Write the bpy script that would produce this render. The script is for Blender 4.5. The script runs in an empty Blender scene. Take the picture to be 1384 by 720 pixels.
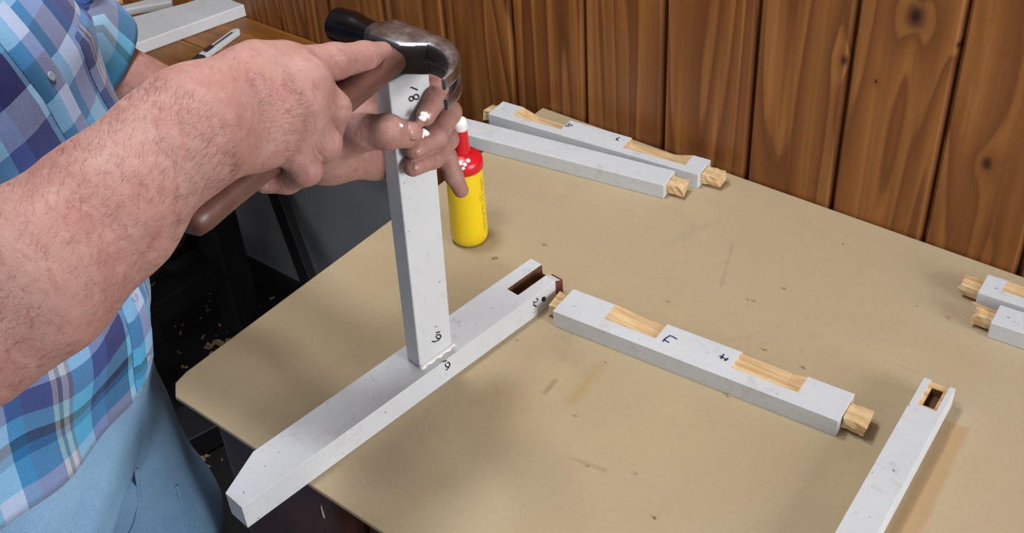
import bpy, bmesh, math, random
import numpy as np
from mathutils import Vector, Matrix
random.seed(4)
rng = np.random.default_rng(4)
S = bpy.context.scene
COL = S.collection

# ------------------------------------------------------------------ camera
# rows: camera right / down / forward expressed in world axes (x along the wall, y towards it, z up)
R = np.array([[0.7865920184629263, 0.614714927838781, -0.05829711813273185],
              [0.35009364668845605, -0.5217588580231459, -0.7779473842251549],
              [-0.508632907939309, 0.5915177525371025, -0.6256191440442477]])
F = 1600.0
TT = 0.71                       # table top height
CAM = np.array([0.0, 0.0, TT + 0.90])
cam_d = bpy.data.cameras.new('camera')
cam_d.sensor_width = 36.0
cam_d.lens = 36.0 * F / 1384.0
cam_d.clip_start = 0.02
cam_o = bpy.data.objects.new('camera', cam_d)
COL.objects.link(cam_o)
cam_o.matrix_world = Matrix(((R[0][0], -R[1][0], -R[2][0], CAM[0]),
                             (R[0][1], -R[1][1], -R[2][1], CAM[1]),
                             (R[0][2], -R[1][2], -R[2][2], CAM[2]), (0, 0, 0, 1)))
S.camera = cam_o

# ------------------------------------------------------------------ light
w = bpy.data.worlds.new('world'); S.world = w; w.use_nodes = True
w.node_tree.nodes['Background'].inputs[0].default_value = (1.0, 0.97, 0.93, 1)
w.node_tree.nodes['Background'].inputs[1].default_value = 0.36


def area(name, loc, target, sx, sy, power, col):
    d = bpy.data.lights.new(name, 'AREA'); d.shape = 'RECTANGLE'; d.size = sx; d.size_y = sy
    d.energy = power; d.color = col
    o = bpy.data.objects.new(name, d); COL.objects.link(o); o.location = loc
    o.rotation_euler = (Vector(target) - Vector(loc)).to_track_quat('-Z', 'Y').to_euler()
    return o


area('ceiling_lamp_light', (-0.97, 0.83, 2.25), (-0.72, 0.68, 0.7), 0.20, 0.20, 10.6, (0.97, 0.98, 1.0))
area('hanging_lamp_light', (-0.70, 0.44, 2.0), (-0.69, 0.55, 0.7), 0.30, 0.20, 5.2, (0.95, 0.98, 1.0))
area('room_window_light', (2.6, 0.55, 1.62), (-0.6, 0.7, 0.8), 1.1, 1.2, 92.0, (0.97, 0.98, 1.0))
S.view_settings.view_transform = 'Standard'
S.view_settings.look = 'None'
S.view_settings.gamma = 1.0
S.view_settings.use_curve_mapping = False
S.view_settings.exposure = 0.0


# ------------------------------------------------------------------ pixel -> place helpers
def ray(px, py):
    return R.T @ np.array([(px - 692.0) / F, (py - 360.0) / F, 1.0])


def G(px, py, z=TT):            # where the sight line meets the level z
    v = ray(px, py); return CAM + v * (z - CAM[2]) / v[2]


def D(px, py, d):               # a point at depth d
    return CAM + ray(px, py) * d


def WALL(px, py, y):
    v = ray(px, py); return CAM + v * (y - CAM[1]) / v[1]


def PL(px, py, p0, n):          # sight line meets a plane
    v = ray(px, py); p0 = np.array(p0); n = np.array(n)
    return CAM + v * ((p0 - CAM) @ n) / (v @ n)


# ------------------------------------------------------------------ materials
def lin(c):
    if isinstance(c, str):
        c = [int(c[i:i + 2], 16) / 255 for i in (1, 3, 5)]
    return tuple((x / 12.92 if x <= 0.04045 else ((x + 0.055) / 1.055) ** 2.4) for x in c) + (1.0,)


class NT:
    def __init__(self, name):
        self.m = bpy.data.materials.new(name); self.m.use_nodes = True
        self.t = self.m.node_tree
        self.b = self.t.nodes['Principled BSDF']

    def n(self, typ, **kw):
        x = self.t.nodes.new(typ)
        for k, v in kw.items():
            if k == 'i':
                for a, b in v.items():
                    x.inputs[a].default_value = b
            else:
                setattr(x, k, v)
        return x

    def l(self, a, b):
        self.t.links.new(a, b)

    def coord(self, kind='Object', scale=(1, 1, 1), rot=(0, 0, 0), loc=(0, 0, 0), src=None):
        tc = self.n('ShaderNodeTexCoord')
        mp = self.n('ShaderNodeMapping')
        mp.inputs['Scale'].default_value = scale; mp.inputs['Rotation'].default_value = rot
        mp.inputs['Location'].default_value = loc
        self.l(src if src is not None else tc.outputs[kind], mp.inputs[0])
        return mp.outputs[0]

    def noise(self, vec, scale, detail=4, rough=0.55, dist=0.0):
        x = self.n('ShaderNodeTexNoise', i={'Scale': scale, 'Detail': detail, 'Roughness': rough, 'Distortion': dist})
        self.l(vec, x.inputs['Vector']); return x.outputs['Fac']

    def ramp(self, fac, stops, interp='LINEAR'):
        r = self.n('ShaderNodeValToRGB'); r.color_ramp.interpolation = interp
        e = r.color_ramp.elements
        while len(e) < len(stops):
            e.new(0.5)
        for k, (p, c) in enumerate(stops):
            e[k].position = p; e[k].color = lin(c) if not isinstance(c, (int, float)) else (c, c, c, 1)
        self.l(fac, r.inputs[0]); return r.outputs[0]

    def mix(self, fac, a, b, mode='MIX'):
        x = self.n('ShaderNodeMix', data_type='RGBA', blend_type=mode)
        for s, v in ((0, fac), (6, a), (7, b)):
            if isinstance(v, bpy.types.NodeSocket):
                self.l(v, x.inputs[s])
            elif isinstance(v, (int, float)):
                x.inputs[s].default_value = v if s == 0 else (v, v, v, 1)
            else:
                x.inputs[s].default_value = lin(v)
        return x.outputs[2]

    def math(self, op, a, b=None, c=None, clamp=False):
        x = self.n('ShaderNodeMath', operation=op, use_clamp=clamp)
        for s, v in ((0, a), (1, b), (2, c)):
            if v is None: continue
            if isinstance(v, bpy.types.NodeSocket): self.l(v, x.inputs[s])
            else: x.inputs[s].default_value = v
        return x.outputs[0]

    def bump(self, h, strength=0.3, dist=0.002):
        x = self.n('ShaderNodeBump', i={'Strength': strength, 'Distance': dist})
        self.l(h, x.inputs['Height']); self.l(x.outputs[0], self.b.inputs['Normal'])

    def out(self, col=None, rough=0.6, metal=0.0, spec=None):
        if col is not None:
            if isinstance(col, bpy.types.NodeSocket): self.l(col, self.b.inputs['Base Color'])
            else: self.b.inputs['Base Color'].default_value = lin(col)
        if isinstance(rough, bpy.types.NodeSocket): self.l(rough, self.b.inputs['Roughness'])
        else: self.b.inputs['Roughness'].default_value = rough
        self.b.inputs['Metallic'].default_value = metal
        if spec is not None: self.b.inputs['Specular IOR Level'].default_value = spec
        return self.m


MATS = {}


def plain(name, col, rough=0.6, metal=0.0, var=0.12, scale=30, bump=0.0, spec=None):
    if name in MATS: return MATS[name]
    t = NT(name); v = t.coord()
    f = t.noise(v, scale, 5)
    c = t.mix(var, col, t.ramp(f, [(0.3, 0.0), (0.7, 1.0)]), 'OVERLAY')
    if bump: t.bump(t.noise(v, scale * 6, 3), bump, 0.001)
    MATS[name] = t.out(c, rough, metal, spec)
    return MATS[name]


def painted_wood():
    t = NT('white_painted_wood'); v = t.coord()
    a = t.noise(v, 9, 4); b = t.noise(v, 90, 5, 0.65); s = t.noise(t.coord(scale=(14, 14, 60)), 3, 6, 0.75, 0.5)
    d = t.noise(v, 26, 6, 0.72, 0.4)
    c = t.mix(t.ramp(a, [(0.35, 0.0), (0.75, 0.7)]), '#cacdd1', '#bec1c4')
    c = t.mix(t.ramp(b, [(0.56, 0.0), (0.74, 0.35)]), c, '#b3aca6')
    c = t.mix(t.ramp(d, [(0.60, 0.0), (0.72, 0.45)]), c, '#a9a19c')
    c = t.mix(t.ramp(s, [(0.69, 0.0), (0.76, 0.75)]), c, '#85807e')
    k = t.noise(v, 210, 2, 0.5)
    c = t.mix(t.ramp(k, [(0.715, 0.0), (0.75, 0.7)]), c, '#635c58')
    t.bump(b, 0.35, 0.0010)
    return t.out(c, 0.55, spec=0.3)


def bare_wood():
    t = NT('bare_pine_wood'); v = t.coord(scale=(3, 60, 60))
    a = t.noise(v, 3, 5, 0.6, 0.4)
    c = t.ramp(a, [(0.3, '#b08b5c'), (0.5, '#cfae80'), (0.7, '#dec69c')])
    t.bump(a, 0.4, 0.001)
    return t.out(c, 0.75, spec=0.2)


def board_top():
    t = NT('tan_hardboard'); v = t.coord()
    a = t.noise(v, 2.2, 4, 0.55, 0.3); b = t.noise(v, 9, 5, 0.6); g = t.noise(v, 220, 2)
    c = t.mix(t.ramp(a, [(0.3, 0.0), (0.75, 1.0)]), '#b4a386', '#a99674')
    c = t.mix(t.ramp(b, [(0.55, 0.0), (0.72, 0.35)]), c, '#c0ab7f')
    d = t.noise(t.coord(scale=(1, 1.5, 1), rot=(0, 0, 0.6)), 5, 6, 0.72, 0.8)
    c = t.mix(t.ramp(d, [(0.62, 0.0), (0.74, 0.4)]), c, '#8f7a60')
    c = t.mix(t.ramp(g, [(0.35, 0.05), (0.5, 0.0)]), c, '#6f5b40')
    # rubbed scratches
    s = t.noise(t.coord(scale=(2, 30, 1), rot=(0, 0, 0.9)), 3, 4, 0.7)
    c = t.mix(t.ramp(s, [(0.70, 0.0), (0.74, 0.35)]), c, '#8a7455')
    geo = t.n('ShaderNodeNewGeometry')
    def tint_patch(c, p0, p1, half, soft, col, amt):  # soft-edged patch of colour: smears, small stains, a strip by the rail
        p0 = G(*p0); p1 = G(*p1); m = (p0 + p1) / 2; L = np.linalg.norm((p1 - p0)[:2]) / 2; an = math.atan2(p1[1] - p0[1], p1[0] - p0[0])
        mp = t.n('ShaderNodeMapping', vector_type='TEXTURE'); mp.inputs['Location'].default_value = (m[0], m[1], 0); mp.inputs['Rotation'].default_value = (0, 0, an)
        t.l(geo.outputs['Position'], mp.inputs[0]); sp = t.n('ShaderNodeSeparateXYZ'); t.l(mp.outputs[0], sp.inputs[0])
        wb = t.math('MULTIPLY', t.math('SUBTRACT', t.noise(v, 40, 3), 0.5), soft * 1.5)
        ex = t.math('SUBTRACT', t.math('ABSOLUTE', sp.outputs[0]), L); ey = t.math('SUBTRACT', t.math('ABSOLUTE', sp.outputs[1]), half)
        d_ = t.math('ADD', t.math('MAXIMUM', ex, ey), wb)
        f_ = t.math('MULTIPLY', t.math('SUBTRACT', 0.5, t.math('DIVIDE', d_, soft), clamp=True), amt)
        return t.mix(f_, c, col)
    c = tint_patch(c, (768, 548), (812, 492), .006, .010, '#a58a58', .55)
    c = tint_patch(c, (1210, 745), (1293, 573), .013, .005, '#a77f4f', .5)  # orange-brown strip alongside the second foot rail
    c = tint_patch(c, (735, 532), (752, 512), .002, .003, '#8d7550', .6)
    c = tint_patch(c, (770, 618), (820, 636), .002, .004, '#8d7550', .5)
    c = tint_patch(c, (975, 385), (990, 330), .0015, .004, '#93836f', .5)
    c = tint_patch(c, (905, 330), (960, 300), .004, .012, '#9c8b78', .4)
    t.bump(g, 0.06, 0.0005)
    return t.out(c, 0.6, spec=0.3)


def pine_wall():
    t = NT('varnished_pine')
    oi = t.n('ShaderNodeObjectInfo')
    geo = t.n('ShaderNodeNewGeometry')
    pos = geo.outputs['Position']
    off = t.n('ShaderNodeCombineXYZ')
    k = t.math('MULTIPLY', oi.outputs['Random'], 37.0)
    t.l(k, off.inputs[0]); t.l(k, off.inputs[2])
    add = t.n('ShaderNodeVectorMath', operation='ADD'); t.l(pos, add.inputs[0]); t.l(off.outputs[0], add.inputs[1])
    base = add.outputs[0]
    # knots: (x, z, radius)
    kn = [(-0.4032, 0.9927, 0.011), (-0.4775, 0.9166, 0.0045), (-0.2961, 0.8403, 0.006), (-0.3524, 0.9711, 0.003),
          (-0.4362, 0.9018, 0.0022), (-0.72, 1.25, 0.009), (-0.60, 1.42, 0.01), (-0.15, 1.3, 0.012), (0.1, 1.0, 0.01)]
    core = None; warp = None
    sep = t.n('ShaderNodeSeparateXYZ'); t.l(pos, sep.inputs[0])
    for (x, z, r) in kn:
        dx = t.math('SUBTRACT', sep.outputs[0], x); dz = t.math('MULTIPLY', t.math('SUBTRACT', sep.outputs[2], z), 0.62)
        d = t.math('SQRT', t.math('ADD', t.math('MULTIPLY', dx, dx), t.math('MULTIPLY', dz, dz)))
        q = t.math('DIVIDE', d, r)
        e = t.math('SUBTRACT', 1.0, t.math('MULTIPLY', q, 0.8), clamp=True)
        ww = t.math('MULTIPLY', t.math('POWER', 2.718, t.math('MULTIPLY', q, -0.45)), 2.2 * r / 0.011)
        core = e if core is None else t.math('MAXIMUM', core, e)
        warp = ww if warp is None else t.math('ADD', warp, ww)
    # growth rings: a slowly wandering x read as a sawtooth, soft early wood to a crisp dark line
    lo = t.noise(t.coord(scale=(9.0, 9.0, 0.75), src=base), 1.0, 2, 0.45, 0.5)
    wig = t.noise(t.coord(scale=(40.0, 40.0, 2.2), src=base), 1.0, 3, 0.5)
    ph = t.math('ADD', t.math('ADD', t.math('MULTIPLY', lo, 11.0), t.math('MULTIPLY', wig, 0.5)), t.math('MULTIPLY', warp, 1.1))
    ring = t.math('FRACT', ph)
    streak = t.noise(t.coord(scale=(95, 95, 1.6), src=base), 1.0, 4, 0.6, 0.2)
    fine = t.noise(t.coord(scale=(420, 420, 5), src=base), 1.0, 2, 0.5)
    c = t.ramp(ring, [(0.0, '#8f5a2c'), (0.12, '#a9713c'), (0.45, '#97602f'), (0.75, '#7a4822'), (0.93, '#613517'), (1.0, '#7c4a23')])
    c = t.mix(t.ramp(streak, [(0.36, 0.0), (0.62, 0.60)]), c, '#653a1a')
    c = t.mix(t.ramp(streak, [(0.60, 0.0), (0.78, 0.40)]), c, '#b47f48')
    c = t.mix(t.math('MULTIPLY', fine, 0.16), c, '#40200e')
    tint = t.math('MULTIPLY', oi.outputs['Random'], 0.35)
    c = t.mix(tint, c, '#88562a')
    c = t.mix(t.math('MULTIPLY', core, 1.25, clamp=True), c, '#2e150b')
    t.bump(streak, 0.12, 0.001)
    return t.out(c, t.math('MULTIPLY_ADD', streak, 0.15, 0.33), spec=0.4)


def dark_wood(name, a, b, rough=0.45):
    t = NT(name); v = t.coord(scale=(14, 14, 14)); f = t.noise(v, 1.0, 5, 0.6, 0.6)
    g = t.noise(t.coord(scale=(120, 120, 120)), 1, 3)
    c = t.ramp(f, [(0.3, a), (0.7, b)])
    t.bump(g, 0.12, 0.001)
    return t.out(c, rough)


def bench_wood():
    t = NT('orange_bench_wood'); f = t.noise(t.coord(scale=(2.0, 26, 3), rot=(0, 0, -0.95)), 1.6, 5, 0.6, 0.8)
    c = t.ramp(f, [(0.25, '#4b2b12'), (0.45, '#7a4c1d'), (0.62, '#92602a'), (0.8, '#a5743a')])
    return t.out(c, 0.42)


def grey_wall():
    t = NT('grey_plaster'); f = t.noise(t.coord(), 6, 5)
    c = t.ramp(f, [(0.3, '#83868e'), (0.7, '#94979f')])
    return t.out(c, 0.8)


def floor_mat():
    t = NT('dark_floor'); f = t.noise(t.coord(), 12, 6, 0.7); g = t.noise(t.coord(), 160, 3, 0.7)
    c = t.ramp(f, [(0.3, '#0b0a0b'), (0.7, '#1b1718')])
    c = t.mix(t.ramp(g, [(0.66, 0.0), (0.74, 0.5)]), c, '#4a4038')
    return t.out(c, 0.6)


def skin_mat():
    t = NT('skin'); v = t.coord()
    a = t.noise(v, 16, 4, 0.6); b = t.noise(v, 75, 5, 0.65, 0.6); h = t.noise(v, 420, 3, 0.6)
    m = t.noise(t.coord(scale=(1, 1.6, 1), rot=(0.3, 0.2, 0.6)), 46, 5, 0.7, 1.2)
    c = t.mix(t.ramp(a, [(0.35, 0.0), (0.7, 1.0)]), '#a57f75', '#9a6c63')
    c = t.mix(t.ramp(m, [(0.50, 0.0), (0.70, 0.55)]), c, '#8c5049')
    c = t.mix(t.ramp(b, [(0.30, 0.35), (0.48, 0.0)]), c, '#b89586')
    c = t.mix(t.ramp(h, [(0.58, 0.0), (0.70, 0.16)]), c, '#7a5547')
    vo = t.n('ShaderNodeTexVoronoi', feature='DISTANCE_TO_EDGE', i={'Scale': 300.0}); t.l(v, vo.inputs['Vector'])
    hh = t.math('ADD', t.math('MULTIPLY', b, 1.6), t.math('MULTIPLY', vo.outputs['Distance'], 0.6))
    t.bump(hh, 0.40, 0.0014)
    t.b.inputs['Subsurface Weight'].default_value = 0.06
    t.b.inputs['Subsurface Radius'].default_value = (0.008, 0.004, 0.002)
    t.b.inputs['Subsurface Scale'].default_value = 0.5
    return t.out(c, 0.60, spec=0.28)


def plaid_mat():
    t = NT('plaid_cotton')
    uv = t.n('ShaderNodeUVMap'); sp = t.n('ShaderNodeSeparateXYZ'); t.l(uv.outputs[0], sp.inputs[0])
    wob = t.noise(t.coord(), 14, 2)
    st = [(0.0, '#26286a'), (0.14, '#86c6e0'), (0.20, '#1f6a70'), (0.24, '#56b0d8'), (0.36, '#c2d0ea'), (0.48, '#3f7fb8'),
          (0.56, '#56669f'), (0.70, '#c9c2b8'), (0.725, '#77747c'), (0.745, '#d2cdc4'), (0.77, '#8a8790'), (0.79, '#6bbade'),
          (0.90, '#3c5aa0')]
    st2 = [(0.0, '#2c2d72'), (0.15, '#4872b2'), (0.24, '#c0cfe8'), (0.38, '#5fb6dc'), (0.50, '#2f86b0'), (0.54, '#30505e'),
           (0.59, '#6bbade'), (0.70, '#52629e'), (0.86, '#b4c4e2')]
    def axis(o, per, stops, ph):
        f = t.math('FRACT', t.math('ADD', t.math('DIVIDE', t.math('ADD', o, t.math('MULTIPLY', wob, 0.006)), per), ph))
        return t.ramp(f, stops, 'CONSTANT')
    a = axis(sp.outputs[0], 0.215, st, 0.22); b = axis(sp.outputs[1], 0.200, st2, 0.3)
    c = t.mix(0.38, t.mix(0.5, a, b), t.mix(1.0, a, b, 'MULTIPLY'))
    weave = t.noise(t.coord(scale=(900, 900, 900)), 1, 2)
    c = t.mix(0.14, c, t.ramp(weave, [(0.3, 0.1), (0.7, 0.9)]), 'OVERLAY')
    t.bump(t.math('ADD', weave, t.math('MULTIPLY', t.noise(t.coord(), 24, 3), 3.0)), 0.25, 0.003)
    t.b.inputs['Sheen Weight'].default_value = 0.15
    return t.out(c, 0.85, spec=0.15)


def denim_mat():
    t = NT('light_denim'); v = t.coord()
    a = t.noise(v, 10, 5, 0.6); b = t.noise(t.coord(scale=(700, 700, 700)), 1, 2)
    c = t.mix(t.ramp(a, [(0.3, 0.0), (0.7, 1.0)]), '#8fb6d6', '#7ba3c9')
    c = t.mix(0.15, c, t.ramp(b, [(0.3, 0.0), (0.7, 1.0)]), 'OVERLAY')
    t.bump(t.math('ADD', b, t.math('MULTIPLY', t.noise(v, 30, 3), 3.0)), 0.3, 0.003)
    return t.out(c, 0.85, spec=0.15)


def steel_mat():
    t = NT('worn_steel'); v = t.coord(); a = t.noise(v, 60, 5, 0.7)
    c = t.ramp(a, [(0.3, '#9297a0'), (0.7, '#c6ccd4')])
    return t.out(c, t.math('MULTIPLY_ADD', a, 0.3, 0.14), 1.0)


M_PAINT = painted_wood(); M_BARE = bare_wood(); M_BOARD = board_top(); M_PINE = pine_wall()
M_DARK = dark_wood('dark_brown_wood', '#3a1f19', '#5c372b', 0.5)
M_BLACK = dark_wood('blackened_frame_wood', '#18181b', '#2b2b30', 0.5)
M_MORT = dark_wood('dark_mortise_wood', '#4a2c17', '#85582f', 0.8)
M_MAROON = plain('maroon_end_grain', '#6b2f2b', 0.75, var=0.3)
M_HANDLE = dark_wood('reddish_hammer_handle', '#43261f', '#6f493f', 0.42)
M_BENCH = bench_wood(); M_GREY = grey_wall(); M_FLOOR = floor_mat(); M_SKIN = skin_mat()
M_PLAID = plaid_mat(); M_DENIM = denim_mat(); M_STEEL = steel_mat()
M_INK = plain('black_marker_ink', '#14141c', 0.6, var=0.0)
M_BLUEINK = plain('blue_marker_ink', '#23305e', 0.6, var=0.0)
M_YELLOW = plain('yellow_plastic', '#eccb12', 0.38, var=0.08, scale=20)
M_RED = plain('red_plastic', '#cf1420', 0.3, var=0.06)
M_GLUE = plain('white_glue', '#eeeae8', 0.25, var=0.05)
M_NAIL = plain('fingernail', '#a57a71', 0.38, var=0.1)
M_PRINT = plain('faded_green_print', '#9c9a2e', 0.5, var=0.2)
M_KNIFE = plain('pale_grey_plastic', '#c9cbd0', 0.35, var=0.06)
M_KNIFED = plain('dark_grey_plastic', '#2b2b33', 0.4, var=0.06)
M_POLL = plain('blackened_steel', '#2a2628', 0.24, 0.9, var=0.2)
M_STEELSHADE = plain('shaded_dark_steel', '#221c1a', 0.55, 0.0, var=0.3, scale=90)  # unpolished dark steel with the shade of the handle-facing sides painted in
M_WHITEBTN = plain('white_button', '#9aa2b8', 0.35, var=0.05)
M_LINING = plain('shirt_lining', '#aeb2bd', 0.85, var=0.2)
M_HAIR = plain('dark_brown_hair', '#33261f', 0.7, var=0.4, scale=120, bump=0.8)
M_CHIP = plain('pale_wood_chip', '#a58d68', 0.8, var=0.2)
M_CEIL = plain('white_ceiling_paint', '#d8d5cf', 0.85, var=0.05)


# ------------------------------------------------------------------ mesh helpers
def tag(o, label=None, cat=None, group=None, kind=None):
    if label: o['label'] = label
    if cat: o['category'] = cat
    if group: o['group'] = group
    if kind: o['kind'] = kind
    return o


def thing(name, loc, label=None, cat=None, group=None, kind=None):
    o = bpy.data.objects.new(name, None); o.empty_display_size = 0.05
    COL.objects.link(o); o.location = Vector(loc)
    return tag(o, label, cat, group, kind)


def world_loc(o):
    v = Vector((0, 0, 0))
    while o is not None:
        v += o.location; o = o.parent
    return v


def obj(name, verts, faces, mat, parent=None, origin=None, smooth=False, mi=None, bevel=0.0, seg=2, uv=None, auto=None):
    """vertices are given in world coordinates"""
    if parent is not None: org = np.array(world_loc(parent))
    elif origin is not None: org = np.array(origin, float)
    else: org = np.zeros(3)
    V = np.asarray(verts, float) - org
    me = bpy.data.meshes.new(name)
    me.from_pydata(V.tolist(), [], [list(map(int, f)) for f in faces]); me.update()
    if len(faces) < 4000 and uv is None:
        bm_ = bmesh.new(); bm_.from_mesh(me); bmesh.ops.recalc_face_normals(bm_, faces=bm_.faces); bm_.to_mesh(me); bm_.free()
    for m in (mat if isinstance(mat, (list, tuple)) else [mat]): me.materials.append(m)
    if mi is not None: me.polygons.foreach_set('material_index', list(mi))
    if smooth: me.polygons.foreach_set('use_smooth', [True] * len(me.polygons))
    if uv is not None:
        l = me.uv_layers.new(name='UVMap')
        vi = np.zeros(len(me.loops), int); me.loops.foreach_get('vertex_index', vi)
        l.data.foreach_set('uv', np.asarray(uv, float)[vi].ravel())
    o = bpy.data.objects.new(name, me); COL.objects.link(o)
    if parent is not None: o.parent = parent
    elif origin is not None: o.location = Vector(origin)
    if bevel:
        b = o.modifiers.new('bevel', 'BEVEL'); b.width = bevel; b.segments = seg; b.limit_method = 'ANGLE'
        b.angle_limit = math.radians(40)
        b.harden_normals = False
    if auto:
        me.polygons.foreach_set('use_smooth', [True] * len(me.polygons))
        e = o.modifiers.new('es', 'EDGE_SPLIT'); e.split_angle = math.radians(auto)
    return o


CUBE_F = [(0, 3, 2, 1), (4, 5, 6, 7), (0, 1, 5, 4), (1, 2, 6, 5), (2, 3, 7, 6), (3, 0, 4, 7)]


def boxv(x0, x1, y0, y1, z0, z1):
    return np.array([(x0, y0, z0), (x1, y0, z0), (x1, y1, z0), (x0, y1, z0), (x0, y0, z1), (x1, y0, z1), (x1, y1, z1), (x0, y1, z1)], float)


def box(name, b, mat, parent=None, bevel=0.0, **k):
    v = boxv(*b)
    if parent is None: k.setdefault('origin', ((b[0] + b[1]) / 2, (b[2] + b[3]) / 2, b[4]))
    return obj(name, v, CUBE_F, mat, parent, bevel=bevel, **k)


def frame(o, ex, up=(0, 0, 1)):
    """4x4 with x along ex, z as near up as can be"""
    ex = np.array(ex, float); ex /= np.linalg.norm(ex)
    ey = np.cross(np.array(up, float), ex); ey /= np.linalg.norm(ey)
    ez = np.cross(ex, ey)
    A = np.eye(4); A[:3, 0] = ex; A[:3, 1] = ey; A[:3, 2] = ez; A[:3, 3] = o
    return A


def tr(A, P):
    P = np.asarray(P, float); return P @ A[:3, :3].T + A[:3, 3]


def beam(name, a, b, wd, ht, mat, parent=None, up=(0, 0, 1), bevel=0.002, **k):
    a = np.array(a, float); b = np.array(b, float)
    A = frame(a, b - a, up); L = np.linalg.norm(b - a)
    return obj(name, tr(A, boxv(0, L, -wd / 2, wd / 2, -ht / 2, ht / 2)), CUBE_F, mat, parent, bevel=bevel, **k)


def lathe(prof, A, n=40, cap=True):
    V = []; Fc = []
    for (r, z) in prof:
        for i in range(n):
            a = 2 * math.pi * i / n; V.append((r * math.cos(a), r * math.sin(a), z))
    m = len(prof)
    for j in range(m - 1):
        for i in range(n):
            Fc.append((j * n + i, j * n + (i + 1) % n, (j + 1) * n + (i + 1) % n, (j + 1) * n + i))
    if cap:
        Fc.append(tuple(range(n - 1, -1, -1))); Fc.append(tuple((m - 1) * n + i for i in range(n)))
    return tr(A, V), Fc


def loft(sections, closed_ends=True):
    n = len(sections[0]); V = np.concatenate(sections); Fc = []
    for j in range(len(sections) - 1):
        for i in range(n):
            Fc.append((j * n + i, j * n + (i + 1) % n, (j + 1) * n + (i + 1) % n, (j + 1) * n + i))
    if closed_ends:
        Fc.append(tuple(range(n - 1, -1, -1))); Fc.append(tuple((len(sections) - 1) * n + i for i in range(n)))
    return V, Fc


def superell(a, b, p=2.0, n=32):
    t = np.linspace(0, 2 * np.pi, n, endpoint=False); c = np.cos(t); s = np.sin(t)
    return np.stack([a * np.sign(c) * np.abs(c) ** (2 / p), b * np.sign(s) * np.abs(s) ** (2 / p)], 1)


def ribbon(pts, width, nrm):
    """flat pen stroke along world points lying on a surface with normal nrm"""
    P = np.array(pts, float); nrm = np.array(nrm, float); V = []; Fc = []
    n = len(P)
    for i in range(n):
        t = P[min(i + 1, n - 1)] - P[max(i - 1, 0)]
        s = np.cross(nrm, t); s /= (np.linalg.norm(s) + 1e-9)
        V += [P[i] + s * width / 2 + nrm * 0.0004, P[i] - s * width / 2 + nrm * 0.0004]
    for i in range(n - 1):
        Fc.append((2 * i, 2 * i + 1, 2 * i + 3, 2 * i + 2))
    return np.array(V), Fc


def arc_px(cx, cy, rx, ry, a0, a1, rot=0.0, n=14):
    o = []
    for i in range(n):
        a = math.radians(a0 + (a1 - a0) * i / (n - 1)); x = rx * math.cos(a); y = ry * math.sin(a)
        c, s = math.cos(rot), math.sin(rot)
        o.append((cx + c * x - s * y, cy + s * x + c * y))
    return o


def write(name, strokes, width, p0, nrm, parent, mat=None):
    V = []; Fc = []
    for st in strokes:
        if len(st) == 2:
            st = [st[0], ((st[0][0] + st[1][0]) / 2, (st[0][1] + st[1][1]) / 2), st[1]]
        v, f = ribbon([PL(x, y, p0, nrm) for x, y in st], width, nrm)
        Fc += [tuple(i + len(V) for i in q) for q in f]; V += list(v)
    return obj(name, V, Fc, mat or M_INK, parent)


def hbar(name, A, xs, ys, H, depth=None, mati=None, mats=(None,), yl=None, yr=None, parent=None, bevel=0.0012, sidemat=None):
    """a bar along local x whose top carries real cut-outs (depth) on a grid of lines xs, ys (ys as fractions 0..1)"""
    nx, ny = len(xs), len(ys); V = []; Fc = []; MI = []
    idx = {}
    for i, x in enumerate(xs):
        a = yl(x) if callable(yl) else yl; b = yr(x) if callable(yr) else yr
        for j, f in enumerate(ys):
            d = depth(x, f) if depth else 0.0
            idx[i, j] = len(V); V.append((x, a + (b - a) * f, H - d))
    bot = {}
    for i in range(nx):
        for j in range(ny):
            if i in (0, nx - 1) or j in (0, ny - 1):
                v = V[idx[i, j]]; bot[i, j] = len(V); V.append((v[0], v[1], 0.0))
    for i in range(nx - 1):
        for j in range(ny - 1):
            Fc.append((idx[i, j], idx[i + 1, j], idx[i + 1, j + 1], idx[i, j + 1]))
            MI.append(mati((xs[i] + xs[i + 1]) / 2, (ys[j] + ys[j + 1]) / 2) if mati else 0)
    def side(p, q):
        Fc.append((idx[q], idx[p], bot[p], bot[q])); MI.append(sidemat((xs[p[0]] + xs[q[0]]) / 2) if (sidemat and p[1] == q[1] == ny - 1) else mati((xs[p[0]] + xs[q[0]]) / 2, None) if (mati and p[0] == q[0]) else 0)
    for i in range(nx - 1):
        side((i, 0), (i + 1, 0)); side((i + 1, ny - 1), (i, ny - 1))
    for j in range(ny - 1):
        side((0, j + 1), (0, j)); side((nx - 1, j), (nx - 1, j + 1))
    ring = [bot[i, 0] for i in range(nx)] + [bot[nx - 1, j] for j in range(1, ny)] + [bot[i, ny - 1] for i in range(nx - 2, -1, -1)] + [bot[0, j] for j in range(ny - 2, 0, -1)]
    Fc.append(tuple(reversed(ring))); MI.append(0)
    return obj(name, tr(A, V), Fc, list(mats), parent, mi=MI, bevel=bevel)


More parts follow.
